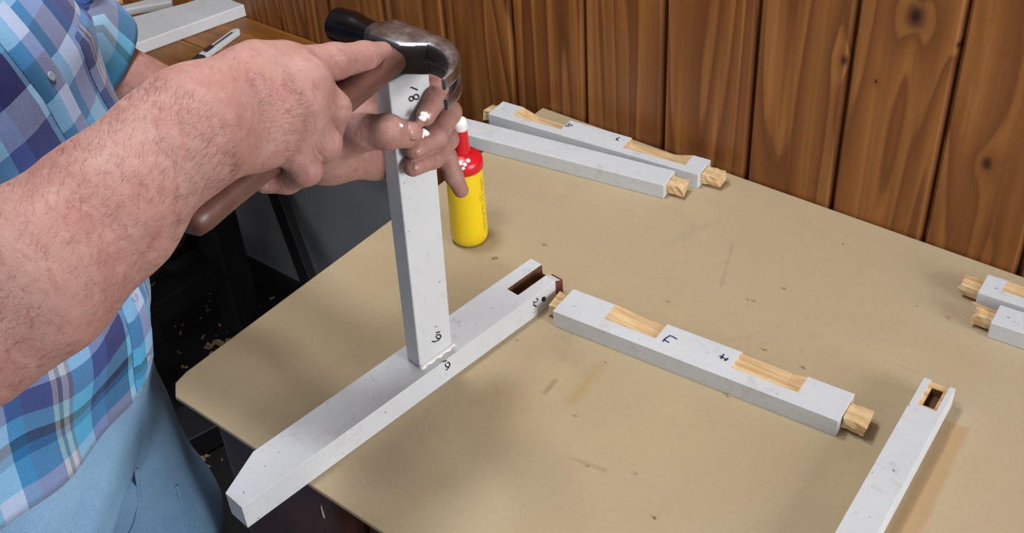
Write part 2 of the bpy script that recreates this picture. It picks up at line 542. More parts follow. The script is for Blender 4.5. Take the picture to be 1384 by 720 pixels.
def tenon(A, x0, x1, y0, y1, z0, z1, parent, name='tenon'):
    """split, rough-ended tongue of bare wood"""
    n = 5; V = []; Fc = []
    for k, x in enumerate(np.linspace(x0, x1, n)):
        last = k == n - 1
        for (y, z) in ((y0, z0), (y1, z0), (y1, (z0 + z1) / 2 + 0.001), (y1 - 0.001, z1), ((y0 + y1) / 2, z1 + 0.0006), (y0 + 0.001, z1), (y0, (z0 + z1) / 2)):
            j = rng.normal(0, 0.0006, 3) if not last else rng.normal(0, 0.0014, 3)
            V.append((x + j[0] * (2 if last else 1), y + j[1], z + j[2] * 0.6))
    V = np.array(V).reshape(n, 7, 3)
    v, f = loft([tr(A, s) for s in V])
    if x1 < x0: f = [tuple(reversed(q)) for q in f]
    return obj(name, v, f, M_BARE, parent, bevel=0.0008)


# ================================================================== SETTING
YW = 1.1835
fl = box('floor', (-4.2, 3.0, -2.6, YW + 0.1, -0.05, 0.0), M_FLOOR); tag(fl, kind='structure')
wl = box('wall_back', (-4.2, 3.0, YW, YW + 0.12, 0.0, 2.6), M_GREY); tag(wl, kind='structure')
wl2 = box('wall_left', (-4.32, -4.2, -2.6, YW + 0.12, 0.0, 2.6), M_GREY); tag(wl2, kind='structure')
# pine boards, tongue and groove, on the upper wall
edges = [-0.2355, -0.3503, -0.4708, -0.5916, -0.7212, -0.8482, -0.9735, -1.104]
x = edges[-1]
while x > -3.0: x -= 0.1265; edges.append(x)
x = edges[0]
while x < 1.9: x += 0.1225; edges.insert(0, x)
edges.sort()
for a, b in zip(edges[:-1], edges[1:]):
    ins = 0.0022; t = 0.014; c = 0.004
    prof = [(a + ins * 0.2, 0), (a + ins * 0.2, -t * 0.35), (a + ins + c * 0.2, -t * 0.4), (a + ins + c, -t), (b - ins - c, -t), (b - ins * 0.6, -t * 0.72), (b - ins * 0.4, 0)]
    V = [(px, YW + py, 0.47) for px, py in prof] + [(px, YW + py, 2.6) for px, py in prof]
    n = len(prof)
    Fc = [(i, i + 1, n + i + 1, n + i) for i in range(n - 1)] + [tuple(range(n - 1, -1, -1)), tuple(range(n, 2 * n))]
    obj('plank', V, Fc, M_PINE, wl)
box('baseboard_back', (-4.2, 3.0, YW - 0.012, YW, 0.0, 0.05), M_BLACK)['kind'] = 'structure'

# ================================================================== WORK TABLE
FRONT, BACK, LEFT, RIGHT = 0.468, YW - 0.017, -0.9215, 0.75
tb = thing('work_table', (-0.1, 0.82, 0.0), 'work table with a tan hardboard top and dark brown legs against the pine wall', 'table')
# sheet with a chipped front left corner
TH = 0.006
out = [(LEFT + 0.005, FRONT + 0.012), (LEFT + 0.012, FRONT + 0.006), (LEFT + 0.022, FRONT - 0.008 + 0.006), (LEFT + 0.045, FRONT - 0.002), (LEFT + 0.35, FRONT - 0.006),
       (RIGHT, FRONT - 0.006), (RIGHT, BACK), (LEFT, BACK), (LEFT, 0.95), (LEFT + 0.002, 0.90), (LEFT, 0.86), (LEFT + 0.001, FRONT + 0.03)]
n = len(out)
V = [(x, y, TT - TH) for x, y in out] + [(x, y, TT) for x, y in out]
Fc = [tuple(range(n - 1, -1, -1)), tuple(range(n, 2 * n))] + [(i, (i + 1) % n, n + (i + 1) % n, n + i) for i in range(n)]
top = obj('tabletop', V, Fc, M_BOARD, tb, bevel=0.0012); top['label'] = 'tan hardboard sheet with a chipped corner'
z1 = TT - TH
box('apron', (-0.66, 0.70, FRONT + 0.035, FRONT + 0.06, 0.52, z1), M_DARK, tb, 0.003)
box('apron', (-0.84, 0.70, BACK - 0.07, BACK - 0.045, 0.56, z1), M_DARK, tb, 0.003)
box('apron', (LEFT + 0.09, LEFT + 0.115, FRONT + 0.1, BACK - 0.1, 0.58, z1), M_DARK, tb, 0.003)
box('apron', (0.66, 0.69, FRONT + 0.1, BACK - 0.1, 0.58, z1), M_DARK, tb, 0.003)
box('leg', (-0.865, -0.667, FRONT + 0.012, FRONT + 0.10, 0.0, z1), M_DARK, tb, 0.014, seg=3)
box('leg', (-0.865, -0.77, BACK - 0.12, BACK - 0.03, 0.0, z1), M_DARK, tb, 0.008)
box('leg', (0.62, 0.71, FRONT + 0.012, FRONT + 0.10, 0.0, z1), M_DARK, tb, 0.008)
box('leg', (0.62, 0.71, BACK - 0.12, BACK - 0.03, 0.0, z1), M_DARK, tb, 0.008)
beam('stretcher', (-0.82, FRONT + 0.09, 0.22), (-0.82, BACK - 0.1, 0.22), 0.05, 0.09, M_BLACK, tb)
# white run of glue down the leg
gv = []
for (px, py, wd) in ((434, 682, .4), (435, 686, 1.6), (436.5, 692, 3.0), (438, 697, 3.4), (439, 700, 1.2)):
    P = WALL(px, py, FRONT + 0.0115); gv.append([P + (-wd * 0.0004, 0, 0), P + (0, -0.0014 * min(wd, 2) / 2, 0), P + (wd * 0.0004, 0, 0)])
gv = np.array(gv); v, f = loft([s for s in gv], False)
obj('glue_drip', v, f, M_GLUE, tb, smooth=True)


# ================================================================== PAINTED BARS ON THE TABLE
def lap_depth(cuts, y_from):
    """shallow bare-wood laps along the far edge; cuts: (x0, x1, ramp-in side, ramp length, depth)"""
    def f(x, v):
        d = 0.0
        for (a, b, side, rl, dep) in cuts:
            if a - 1e-6 <= x <= b + 1e-6 and v >= y_from - 1e-6:
                k = 1.0
                if side == 'L': k = min(1, (x - a) / rl)
                elif side == 'R': k = min(1, (b - x) / rl)
                d = max(d, dep * k)
        return d
    return f


def lines(*cuts_and_ends, e=0.0004, extra=()):
    s = set(extra)
    for c in cuts_and_ends: s.update((c - e, c + e))
    return sorted(s)


def bar_thing(name, near_l, near_r, width, H, label, cat='wooden bar', group=None, cuts=(), yfrom=0.35, tl=None, trn=None, dz=0.0):
    """near_l / near_r: bottom near corners (world)"""
    nl = np.array(near_l, float); nr = np.array(near_r, float)
    nl[2] = nr[2] = TT + dz
    ex = nr - nl; L = np.linalg.norm(ex)
    A = frame(nl, ex)
    o = thing(name, tuple((nl + nr) / 2), label, cat, group)
    xs = {0.0, L}
    for (a, b, s, rl, dep) in cuts:
        if s == 'L': xs.update([a, a + rl * .5, a + rl, b - 0.0005, b + 0.0005])
        elif s == 'R': xs.update([a - 0.0005, a + 0.0005, b - rl, b - rl * .5, b])
        else: xs.update([a - 0.0005, a + 0.0005, b - 0.0005, b + 0.0005])
    xs.update(np.linspace(0, L, 9)); xs = sorted(xs)
    ys = [0.0, yfrom - 0.012, yfrom + 0.012, 0.7, 1.0] if cuts else [0.0, 1.0]
    dd = lap_depth(cuts, yfrom) if cuts else None
    mi = (lambda x, v: 1 if (v is not None and any(a <= x <= b for a, b, *_ in cuts) and v > yfrom - 0.012 and dd(x, max(v, yfrom)) > 0.0004) else 0) if cuts else None
    hbar('body', A, xs, ys, H, dd, mi, (M_PAINT, M_BARE), 0.0, width, o)
    if tl: tenon(A, -0.0, -tl, width * 0.22, width * 0.82, H * 0.24, H * 0.84, o)
    if trn: tenon(A, L, L + trn, width * 0.22, width * 0.82, H * 0.22, H * 0.84, o)
    return o, A, L


UP = np.array([0, 0, 1.0])
HB = 0.0225
_n = G(748, 440); _e = G(1129.5, 590) - _n; _e /= np.linalg.norm(_e); _e[2] = 0
lx4 = lambda px, py: float((G(px, py, TT + HB) - _n) @ _e)
b4, A4, L4 = bar_thing('notched_bar', G(748, 440), G(1129.5, 590), 0.0445, HB,
                       'white painted bar with two bare wood notches, a handwritten 4 beside each', group=None,
                       cuts=((lx4(826, 419), lx4(893.5, 447), 'L', 0.035, 0.0030), (lx4(997, 485), lx4(1085, 520), 'R', 0.016, 0.0030)), yfrom=0.40, tl=0.012, trn=0.024)
p4 = (0, 0, TT + HB)
write('marking', [[(915, 458.5), (911, 456), (906, 453.5), (900, 457), (896.5, 460.5)], [(896, 462), (897, 459), (904.5, 463)]], 0.0018, p4, UP, b4, M_BLUEINK)
write('marking', [[(972.5, 481), (977, 483), (982, 487), (984, 484)], [(978.5, 478.5), (975, 483.5), (974, 485)], [(979, 487.5), (983.5, 484.5)]], 0.0018, p4, UP, b4, M_BLUEINK)

b1, A1, L1 = bar_thing('plain_bar', G(650, 205.5) + np.array([-0.053, -0.006, 0]), G(897, 269), 0.0365, 0.0218,
                       'plain white painted bar with one bare tenon, lying in front of the bar marked A', tl=None, trn=0.021)
_m = np.array([-0.9535, 1.082, TT]); _f = np.array([-0.6294, 1.1125, TT]) - _m; _f /= np.linalg.norm(_f)
lx2 = lambda px, py: float((G(px, py, TT + 0.0225) - _m) @ _f)
b2, A2, L2 = bar_thing('notched_bar', np.array([-0.9535, 1.082, TT]), np.array([-0.6294, 1.1125, TT]), 0.0385, 0.0225,
                       'white painted bar marked A and 2 with large notches on its wall side', tl=0.012, trn=0.025,
                       cuts=((lx2(700, 150), lx2(762, 170), 'L', 0.03, 0.0095), (lx2(851, 190), lx2(932, 216), 'R', 0.03, 0.0085)), yfrom=0.34)
p2 = (0, 0, TT + 0.0225)
write('marking', [[(764, 171.2), (769, 170.8), (774, 169)], [(764.5, 170.8), (770, 166.5), (774, 170.5)], [(769.5, 167), (768.5, 170.8)]], 0.0012, p2, UP, b2, M_BLUEINK)
write('marking', [[(838, 185.5), (833.5, 188), (832.5, 189.5)], [(833, 187), (835.5, 190.5)]], 0.0016, p2, UP, b2, M_BLUEINK)

rb2, _, _ = bar_thing('plain_bar', G(1333.3, 455.7), G(1333.3, 455.7) + np.array([0.33, 0.022, 0]), 0.0345, 0.022,
                      'plain white bar at the far end of the table, bare tenon toward the notched bars', tl=0.022)
rb1, _, _ = bar_thing('notched_bar', np.array([-0.2525, 1.084, TT]), np.array([0.08, 1.106, TT]), 0.037, 0.022,
                      'white bar with a worn wood notch beside the wall, lying behind the plain end bar', tl=0.022,
                      cuts=((0.022, 0.14, 'L', 0.05, 0.005),), yfrom=0.45)

# ---- the long foot rail with the open mortise; local x from its mortised end to the tapered tip
HR = 0.0305
PA = G(717.6, 349, TT + HR); PB = G(342, 610, TT + HR)
ax = PB - PA; ax[2] = 0; LB = np.linalg.norm(ax)
AR = frame((PA[0], PA[1], TT), ax)
inv = np.linalg.inv(AR)
toL = lambda P: (inv @ np.append(P, 1))[:3]
tipL = toL(G(304.5, 666, TT + HR)); tipR = toL(G(329.5, 687, TT + HR))
WR = 0.0505
rail = thing('foot_rail', tuple(tr(AR, [(LB / 2, WR / 2, 0)])[0]), 'long white painted foot rail with tapered tip and open mortise, carrying the upright post', 'wooden rail')
XE = tipL[0]
def r_near(x):        # side towards the camera-right
    return WR
def r_far(x):
    return 0.0 if x <= LB else (x - LB) / (XE - LB) * tipL[1]
MX0, MX1 = 0.0, 0.058
def r_depth(x, v):
    d = 0.0
    if x <= MX1 - 0.0003 and 0.36 < v < 0.68: d = 0.021 if x > 0.004 else 0.013
    if x <= 0.012 and v >= 0.68: d = max(d, 0.0045 * (1 - x / 0.012) + 0.001)
    return d
def r_mat(x, v):
    if v is None: return 2 if x < 0.004 else 0
    if x < 0.004 and v > 0.30: return 2
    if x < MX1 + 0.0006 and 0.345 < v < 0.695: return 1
    return 0
xs = sorted(set([0.0, 0.0041, 0.0125, 0.03, MX1 - 0.0004, MX1 + 0.0004] + list(np.linspace(0.07, LB, 12)) + list(np.linspace(LB, XE, 5))))
hbar('body', AR, xs, [0, 0.18, 0.35, 0.37, 0.52, 0.67, 0.69, 0.85, 1.0], HR, r_depth, r_mat, (M_PAINT, M_MORT, M_MAROON), r_far, r_near, rail, bevel=0.0014, sidemat=lambda x: 2 if x < 0.0125 else 0)
nR = tr(AR, [(0, 1, 0)])[0] - AR[:3, 3]
pS = tr(AR, [(0, WR, 0)])[0]
write('marking', [[(598.5, 488.5), (603.5, 487)], arc_px(604.8, 492.5, 3.0, 3.2, -120, 200, 0.3), [(608, 492), (606, 497), (602.5, 500)]], 0.0017, pS, nR, rail)
write('marking', [[(725, 402.5), (727.2, 405), (724, 408.5), (720.5, 407.2), (721.5, 411)], [(720.5, 411.8), (725, 414)]], 0.0018, pS, nR, rail)
write('marking', [arc_px(734.6, 404, 2.2, 2.3, 0, 360), [(733, 403), (736.5, 401)], [(733.2, 405), (735.5, 404)]], 0.0021, pS, nR, rail)

# ---- the second foot rail at the lower right, seen from its mortised end
HR2 = 0.027
ta = G(1249.5, 507.5, TT + HR2); tb2 = G(1128, 720, TT + HR2)
ax2 = tb2 - ta; ax2[2] = 0
AQ = frame((ta[0], ta[1], TT), ax2)
WQ = 0.0325
q2 = thing('foot_rail', tuple(tr(AQ, [(0.2, WQ / 2, 0)])[0]), 'white painted foot rail with a forked end around an oblong dark hole', 'wooden rail')
def q_depth(x, v):
    d = 0.0
    if x < 0.046:
        d = 0.0022
        if 0.24 < v < 0.80 and x < 0.040: d = 0.0045
        if 0.36 < v < 0.70 and 0.009 < x < 0.036: d = 0.014
    return d
def q_mat(x, v):
    if v is None: return 1 if x < 0.001 else 0
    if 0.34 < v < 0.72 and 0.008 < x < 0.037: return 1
    if 0.22 < v < 0.82 and x < 0.0405: return 2
    return 0
xs = [0, 0.0085, 0.0095, 0.012, 0.033, 0.0355, 0.0365, 0.0396, 0.0404, 0.0456, 0.0464, 0.09, 0.15, 0.22, 0.3, 0.37, 0.44]
hbar('body', AQ, xs, [0, 0.23, 0.25, 0.35, 0.37, 0.53, 0.69, 0.71, 0.79, 0.81, 1.0], HR2, q_depth, q_mat, (M_PAINT, M_MORT, M_BARE), 0.0, WQ, q2, bevel=0.0010)

# ================================================================== UPRIGHT POST
ZR = TT + HR
P0 = G(568, 497, ZR); P1 = G(611, 466.5, ZR)
ea = P1 - P0; WP = np.linalg.norm(ea); ea /= WP
PT = PL(525.5, 112, P0, (0, 1, 0))
ec = PT - P0; LP = np.linalg.norm(ec); ec /= LP
ea = ea - ec * (ea @ ec); ea /= np.linalg.norm(ea)
eb = np.cross(ec, ea)                       # points to the -x side
TP = 0.021
post = thing('upright_post', tuple(P0 + ea * WP / 2 + eb * TP / 2), 'white painted post marked 18 and 19, standing on the long foot rail', 'wooden post')
def pp(a, b, c): return P0 + ea * a + eb * b + ec * c
V = []
lv = [0, 0.09, 0.17, 0.25, LP]
for c in lv:
    V += [pp(0, 0, c), pp(WP, 0, c), pp(WP, TP, c), pp(0, TP, c)]
Fc = [(3, 2, 1, 0)]
for k in range(len(lv) - 1):
    for i in range(4): Fc.append((4 * k + i, 4 * k + (i + 1) % 4, 4 * k + 4 + (i + 1) % 4, 4 * k + 4 + i))
Fc.append(tuple(4 * (len(lv) - 1) + i for i in range(4)))
obj('body', V, Fc, M_PAINT, post, bevel=0.0014)
nP = -eb
write('marking', [[(554, 118), (566.5, 120.5)], arc_px(556.5, 130, 2.8, 4.2, 0, 360, 1.2), arc_px(564, 127.5, 3.0, 3.6, 0, 360, 1.2)][:0] +
      [[(555, 117.5), (564.5, 121.5)], arc_px(555.6, 133.2, 2.9, 3.1, 0, 360, 0.2), arc_px(562.3, 130.8, 3.6, 3.3, 0, 360, 0.2)], 0.0015, P0, nP, post)
write('marking', [[(589, 449.5), (594.5, 448)], arc_px(592.5, 454.5, 3.2, 2.8, -200, 150, 0.0), [(595.8, 454), (593, 459), (588, 461.5), (583.5, 461)]], 0.0017, P0, nP, post)
# squeezed-out glue along the joint
gs = []
for k, t in enumerate(np.linspace(-0.02, 1.03, 12)):
    c = P0 + ea * WP * t - eb * 0.0012; c[2] = ZR + 0.0012
    r = 0.0022 + 0.0009 * math.sin(k * 2.3)
    gs.append(np.array([c + np.array([0, 0, 1]) * r * math.sin(a) * 0.8 - eb * r * 1.5 * math.cos(a) for a in np.linspace(0, 2 * np.pi, 8, endpoint=False)]))
v, f = loft(gs); obj('glue_bead', v, f, M_GLUE, post, smooth=True)
ZT = P0[2] + ec[2] * LP

# ================================================================== GLUE BOTTLE
B0 = np.array([-0.811, 0.866, TT])
AB = np.eye(4); AB[:3, 3] = B0
lean = np.array([0.018, 0.004, 1.0])
AB[:3, 2] = lean / np.linalg.norm(lean)
bt = thing('glue_bottle', tuple(B0), 'yellow glue bottle with red screw cap and spout, standing behind the upright post', 'bottle')
prof = [(0.0, 0.0015), (0.016, 0.0005), (0.0205, 0.002), (0.0228, 0.006), (0.0235, 0.012), (0.0232, 0.04), (0.0226, 0.075), (0.0222, 0.10), (0.0215, 0.108), (0.0195, 0.114), (0.015, 0.117), (0.015, 0.122)]
v, f = lathe(prof, AB, 48); obj('bottle_body', v, f, M_YELLOW, bt, auto=50)
cap = [(0.0165, 0.1085), (0.0228, 0.1085), (0.0236, 0.1095), (0.0236, 0.117), (0.0228, 0.121), (0.0195, 0.1255), (0.014, 0.128), (0.0085, 0.130), (0.0075, 0.133)]
v, f = lathe(cap, AB, 64)
v = np.array(v); cobj = obj('cap', v, f, M_RED, bt, auto=40)
# spout, leaning to the left as seen over the table
s0 = np.array(tr(AB, [(0, 0, 0.131)])[0])
s1 = PL(622, 163, B0 + np.array([0, 0.003, 0]), (0.64, 0.77, 0))
dirn = s1 - s0
AS = frame(s0, dirn, (0.5, -0.6, 0.2)); Ls = np.linalg.norm(dirn)
secs = [tr(AS, [(t * Ls, a, b) for a, b in superell(r, r, 2, 20)]) for t, r in ((0, .0095), (.15, .0086), (.6, .0078), (1.0, .0066))]
v, f = loft(secs); obj('spout', v, f, M_RED, cobj, auto=50)
secs = [tr(AS, [(t * Ls, a, b) for a, b in superell(r, r * 0.95, 2, 16)]) for t, r in ((.70, .0074), (.78, .0084), (.95, .0082), (1.05, .0066), (1.10, .0025))]
v, f = loft(secs); obj('dried_glue', v, f, M_GLUE, cobj, smooth=True)
for (az, r, rr_, zz_) in ((-62, .0034, .0185, .1260), (-44, .0026, .0200, .1250), (-28, .0028, .0165, .1270), (-50, .0022, .0226, .1215)):
    a_ = math.radians(az); nn_ = np.array([math.cos(a_) * .55, math.sin(a_) * .55, .83])
    c = tr(AB, [(rr_ * math.cos(a_), rr_ * math.sin(a_), zz_)])[0]
    vv, ff = lathe([(r * .9, -r * .5), (r, 0), (r * .7, r * .35), (0.0003, r * .45)], frame(c, (-math.sin(a_), math.cos(a_), 0), nn_), 12)
    obj('dried_glue', vv, ff, M_GLUE, cobj, smooth=True)
# faded print down the right flank of the bottle
ptV = []; ptF = []
for (h0, h1, a0, a1) in ((.098, .088, 8, 14), (.090, .080, 14, 8), (.072, .074, -6, 12), (.066, .068, -4, 14), (.060, .052, 10, 4), (.050, .044, 2, 14), (.044, .034, 12, 6), (.034, .028, 2, 12), (.03, .022, 11, 5)):
    pl = []
    for u in np.linspace(0, 1, 6):
        h = h0 + (h1 - h0) * u; a = math.radians(a0 + (a1 - a0) * u + 3 * math.sin(u * 9)); r = 0.0237 - 0.0012 * h / .1
        pl.append((r * math.cos(a), r * math.sin(a), h))
    pl = tr(AB, pl)
    vv, ff = ribbon(pl, 0.0009, (1, 0.1, 0)); ptF += [tuple(i + len(ptV) for i in q) for q in ff]; ptV += list(vv)
obj('faded_print', ptV, ptF, M_PRINT, bt)

# ================================================================== HAMMER (lying on its cheek across the post)
HHB = 0.0160                     # half thickness of the head
HZ = ZT + HHB + 0.0004
HO = G(548, 43, HZ + HHB) * (1, 1, 0) + np.array([0, 0, HZ])
hx = G(605, 85, HZ) - G(452, 28, HZ); hx[2] = 0; hx /= np.linalg.norm(hx)
HE = G(247, 302, HZ - 0.014)
hy = np.array([hx[1], -hx[0], 0.0])
if hy @ (HE - HO) < 0: hy = -hy
hz = np.array([0, 0, 1.0])
def hp(x, y, z): return HO + hx * x + hy * y + hz * z
ham = thing('claw_hammer', tuple(hp(0, 0.05, -0.013)), 'claw hammer with steel head and reddish wooden handle, lying across the top of the post', 'hammer')
face_x = (G(452, 33, HZ) - HO) @ hx; face_y = (G(452, 33, HZ) - HO) @ hy
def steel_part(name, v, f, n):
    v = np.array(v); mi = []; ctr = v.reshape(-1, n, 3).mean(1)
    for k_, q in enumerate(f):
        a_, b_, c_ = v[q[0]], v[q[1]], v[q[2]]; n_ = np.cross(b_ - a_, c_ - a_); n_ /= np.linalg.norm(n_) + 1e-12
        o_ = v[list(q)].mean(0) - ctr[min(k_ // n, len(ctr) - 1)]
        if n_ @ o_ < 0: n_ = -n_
        mi.append(1 if (n_ @ hy) > 0.5 and len(q) == 4 else 0)  # faces turned to the handle get the painted-in shade
    return obj(name, v, f, [M_STEEL, M_STEELSHADE], ham, mi=mi, auto=35)
def hsec(x, a, b, p, yc=0.0): return np.array([hp(x, yc + q[0], q[1]) for q in superell(a, b, p, 32)])
fy = lambda x: face_y * max(0, min(1, (-x - 0.02) / (-face_x - 0.02))) * 0.6
prl = [(0, .0140), (.0015, .0158), (.020, .0162), (.028, .0148), (.038, .0130), (.050, .0128)]
secs = [hsec(face_x + a_, r_, r_, 2 + a_ * 8) + hy * fy(face_x + a_) for a_, r_ in prl]
v, f = loft(secs); obj('poll', v, f, M_POLL, ham, auto=35)['label'] = 'blackened steel striking face'
secs = [hsec(face_x + .048, .0130, .0130, 2.6, fy(face_x + .048)), hsec(-.036, .0140, .0140, 3, .001), hsec(-.026, .0195, .0158, 6, .002), hsec(.010, .0195, .0158, 6, .002), hsec(.022, .0150, .0156, 5, -.001), hsec(.030, .0120, .0155, 5, -.004)]
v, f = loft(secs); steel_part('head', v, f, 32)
# claws: curve towards the handle, two tines one above the other
ctip = G(601, 128, HZ); cx_, cy_ = (ctip - HO) @ hx, (ctip - HO) @ hy
p_ = np.array([[.024, -.004], [.044, -.008], [cx_ - .016, cy_ * .12], [cx_ - .004, cy_ * .5], [cx_, cy_]])
cl = []
for u in np.linspace(0, 1, 15):      # de Casteljau
    q = p_.copy()
    while len(q) > 1: q = q[:-1] * (1 - u) + q[1:] * u
    cl.append(q[0])
cl = np.array(cl)
for sgn in (1, -1):
    secs = []
    for i, c in enumerate(cl):
        u = i / (len(cl) - 1); t_ = cl[min(i + 1, 14)] - cl[max(i - 1, 0)]; t_ /= np.linalg.norm(t_)
        nn = np.array([-t_[1], t_[0]])
        th = .0120 * (1 - u) + .0018 * u; gap = 0.0002 + 0.0042 * max(0, (u - .25)) / .75; wz = (.0156 - .0008 * u) - gap
        zc = sgn * (gap + wz / 2)
        secs.append(np.array([hp(*(c + nn * q[0]), zc + q[1]) for q in superell(th, wz / 2, 4, 20)]))
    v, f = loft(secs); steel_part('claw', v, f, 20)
# handle
h0 = hp(0, 0.008, 0); dh = HE - h0; LH = np.linalg.norm(dh)
AH = frame(h0, dh)
secs = []
for t_, a, b in ((0, .0140, .0120), (.08, .0140, .0122), (.16, .0142, .0124), (.35, .0150, .0126), (.6, .0168, .0128), (.85, .0172, .0130), (.95, .0182, .0138), (.985, .0172, .0128), (1.0, .013, .009)):
    secs.append(tr(AH, [(t_ * LH, q[0], q[1]) for q in superell(a, b, 2.4, 28)]))
v, f = loft(secs); obj('handle', v, f, M_HANDLE, ham, auto=50)

# ================================================================== BENCH ALONG THE WALL, LEFT
ZB = 0.68
bn = thing('wall_bench', (-2.1, 0.98, 0.0), 'orange brown wooden bench along the wall, dark frame below, holding sticks and a cutter', 'bench')
for k, (y0, y1) in enumerate(((0.80, 0.928), (0.930, 1.05), (1.052, YW - 0.016))):
    box('board', (-3.0, -1.385, y0, y1, ZB - 0.03, ZB), M_BENCH, bn, 0.0015)
LX, LY = -1.654, 1.054
for (x_, y_) in ((LX, LY), (LX - 0.02, 0.84), (-2.9, LY), (-2.9, 0.84)):
    box('leg', (x_ - .03, x_ + .03, y_ - .03, y_ + .03, 0.0, ZB - 0.03), M_BLACK, bn, 0.003)
beam('stretcher', (LX - .01, LY, .165), (LX - .02, 0.80, .165), .05, .05, M_BLACK, bn)
beam('stretcher', (LX - .10, LY, .20), (LX - .12, 0.80, .20), .04, .045, M_BLACK, bn)
beam('stretcher', (LX, LY, .10), (-2.9, LY, .10), .04, .05, M_BLACK, bn)
beam('stretcher', (LX, 0.84, .5), (-2.9, 0.84, .5), .03, .06, M_BLACK, bn)
lb = beam('leaning_board', (-1.415, 1.09, 0.015), WALL(368, 245, YW - 0.014), 0.05, 0.018, M_BLACK, up=(0, 1, 0.25), origin=(-1.415, 1.09, 0))
tag(lb, 'black board leaning against the grey wall beside the bench frame', 'board')
lb.location = lb.location

def stick(pts, h, label, mat, name='wood_strip', cat='stick', group=None, dz=0.0):
    z = ZB + h + dz + 0.0003
    T_ = [G(px, py, z) for px, py in pts]; n_ = len(T_)
    ar = sum(T_[i][0] * T_[(i + 1) % n_][1] - T_[(i + 1) % n_][0] * T_[i][1] for i in range(n_))
    if ar < 0: T_ = T_[::-1]
    V = [np.array([p[0], p[1], z - h]) for p in T_] + T_
    Fc = [tuple(range(n_ - 1, -1, -1)), tuple(range(n_, 2 * n_))] + [(i, (i + 1) % n_, n_ + (i + 1) % n_, n_ + i) for i in range(n_)]
    o = obj(name, V, Fc, mat, origin=np.mean(V[:n_], 0), bevel=0.002)
    return tag(o, label, cat, group)
stick([(110, 42), (138, 33), (250, 4), (330, -22), (372, -10), (350, -1), (178, 61), (160, 68)], 0.022, 'broad white painted strip on the bench, nearest the cutter', M_PAINT)
stick([(95, 26), (120, 18), (190, 1), (232, -10), (232, 2), (178, 11), (122, 24)], 0.014, 'narrow white painted strip on the bench between the broad strip and the tan one', M_PAINT)
stick([(80, 12), (110, 1), (140, -8), (165, -4), (158, 1), (113, 19), (90, 26)], 0.016, 'short tan bare wood strip on the bench behind the white ones', M_BARE)
# cutter
c0 = G(266, 79.5, ZB + 0.008); c1 = G(322, 39, ZB + 0.008)
AC = frame((c0[0], c0[1], ZB + 0.0003), (c1 - c0) * (1, 1, 0)); LC = np.linalg.norm((c1 - c0)[:2])
kt = thing('utility_knife', tuple((c0 + c1) / 2 * (1, 1, 0) + np.array([0, 0, ZB])), 'pale grey snap-off cutter with dark slider lying on the bench', 'cutter')
o_ = []
for t_ in np.linspace(0, 1, 9): o_.append((LC * t_, -0.0075 if t_ < .92 else -0.005))
o_ = [(0.012, -.0075), (LC * .94, -.0075), (LC, -.0035), (LC, .0035), (LC * .94, .0075), (0.012, .0075)]
V = tr(AC, [(a, b, 0) for a, b in o_] + [(a, b, .009) for a, b in o_]); n_ = 6
obj('body', V, [tuple(range(5, -1, -1)), tuple(range(6, 12))] + [(i, (i + 1) % 6, 6 + (i + 1) % 6, 6 + i) for i in range(6)], M_KNIFE, kt, bevel=0.0015)
obj('end_cap', tr(AC, boxv(-.002, .0135, -.0082, .0082, 0, .0098)), CUBE_F, M_KNIFED, kt, bevel=0.002)
obj('blade_slot', tr(AC, boxv(.03, LC * .86, -.0018, .0018, .0085, .0094)), CUBE_F, M_KNIFED, kt)
obj('slider', tr(AC, boxv(.022, .042, -.004, .004, .009, .0125)), CUBE_F, M_KNIFED, kt, bevel=0.001)

# ================================================================== FLOOR LITTER, TABLE CRUMBS
def crumbs(name, spots, zfun, label, cat, mat):
    V = []; Fc = []
    for (px, py, s) in spots:
        c = G(px, py, zfun); a = rng.uniform(0, 6.28); l_, w_ = s * rng.uniform(.8, 1.6), s * rng.uniform(.4, .8); h_ = min(s * .35, .004)
        A_ = frame(c, (math.cos(a), math.sin(a), 0)); b_ = len(V)
        q = boxv(-l_ / 2, l_ / 2, -w_ / 2, w_ / 2, 0, h_); q[4:, :2] *= .6; q[6:, 2] *= 1.4
        V += list(tr(A_, q)); Fc += [tuple(i + b_ for i in f_) for f_ in CUBE_F]
    o = obj(name, V, Fc, mat, origin=np.array(V[0])); return tag(o, label, cat, kind='stuff')
sp = []
for _ in range(46): sp.append((rng.normal(262, 15), rng.normal(634, 14), rng.uniform(.003, .010)))
for _ in range(30): sp.append((rng.normal(225, 26), rng.normal(562, 9), rng.uniform(.003, .009)))
for _ in range(16): sp.append((rng.normal(300, 9), rng.normal(466, 3), rng.uniform(.006, .014)))
for _ in range(60): sp.append((rng.uniform(190, 400), rng.uniform(380, 500), rng.uniform(.003, .009)))
crumbs('wood_shavings', sp, 0.0, 'pale wood shavings scattered over the dark floor', 'shavings', M_CHIP)
sp = [(737, 331, .004), (669, 349, .005), (985, 535, .004), (1034, 473, .004), (1086, 497, .004), (1019, 407, .004), (778, 562, .003), (820, 490, .003), (1283, 430, .004), (1240, 414, .002), (1060, 200 + 190, .003), (905, 408, .003), (1140, 330, .002), (700, 460, .003), (860, 640, .003), (1011, 405, .003), (795, 630, .003), (885, 700, .004)]
crumbs('sawdust_crumbs', sp, TT + 0.0002, 'small wood crumbs scattered on the tan table top', 'crumbs', dark_wood('crumb_wood', '#7a5c3c', '#b89a70', .8))
of = beam('wood_offcut', G(268, 690, 0.012), G(290, 760, 0.012), 0.045, 0.02, M_CHIP, origin=G(275, 720, 0)); tag(of, 'short tan offcut of wood lying on the dark floor', 'offcut')
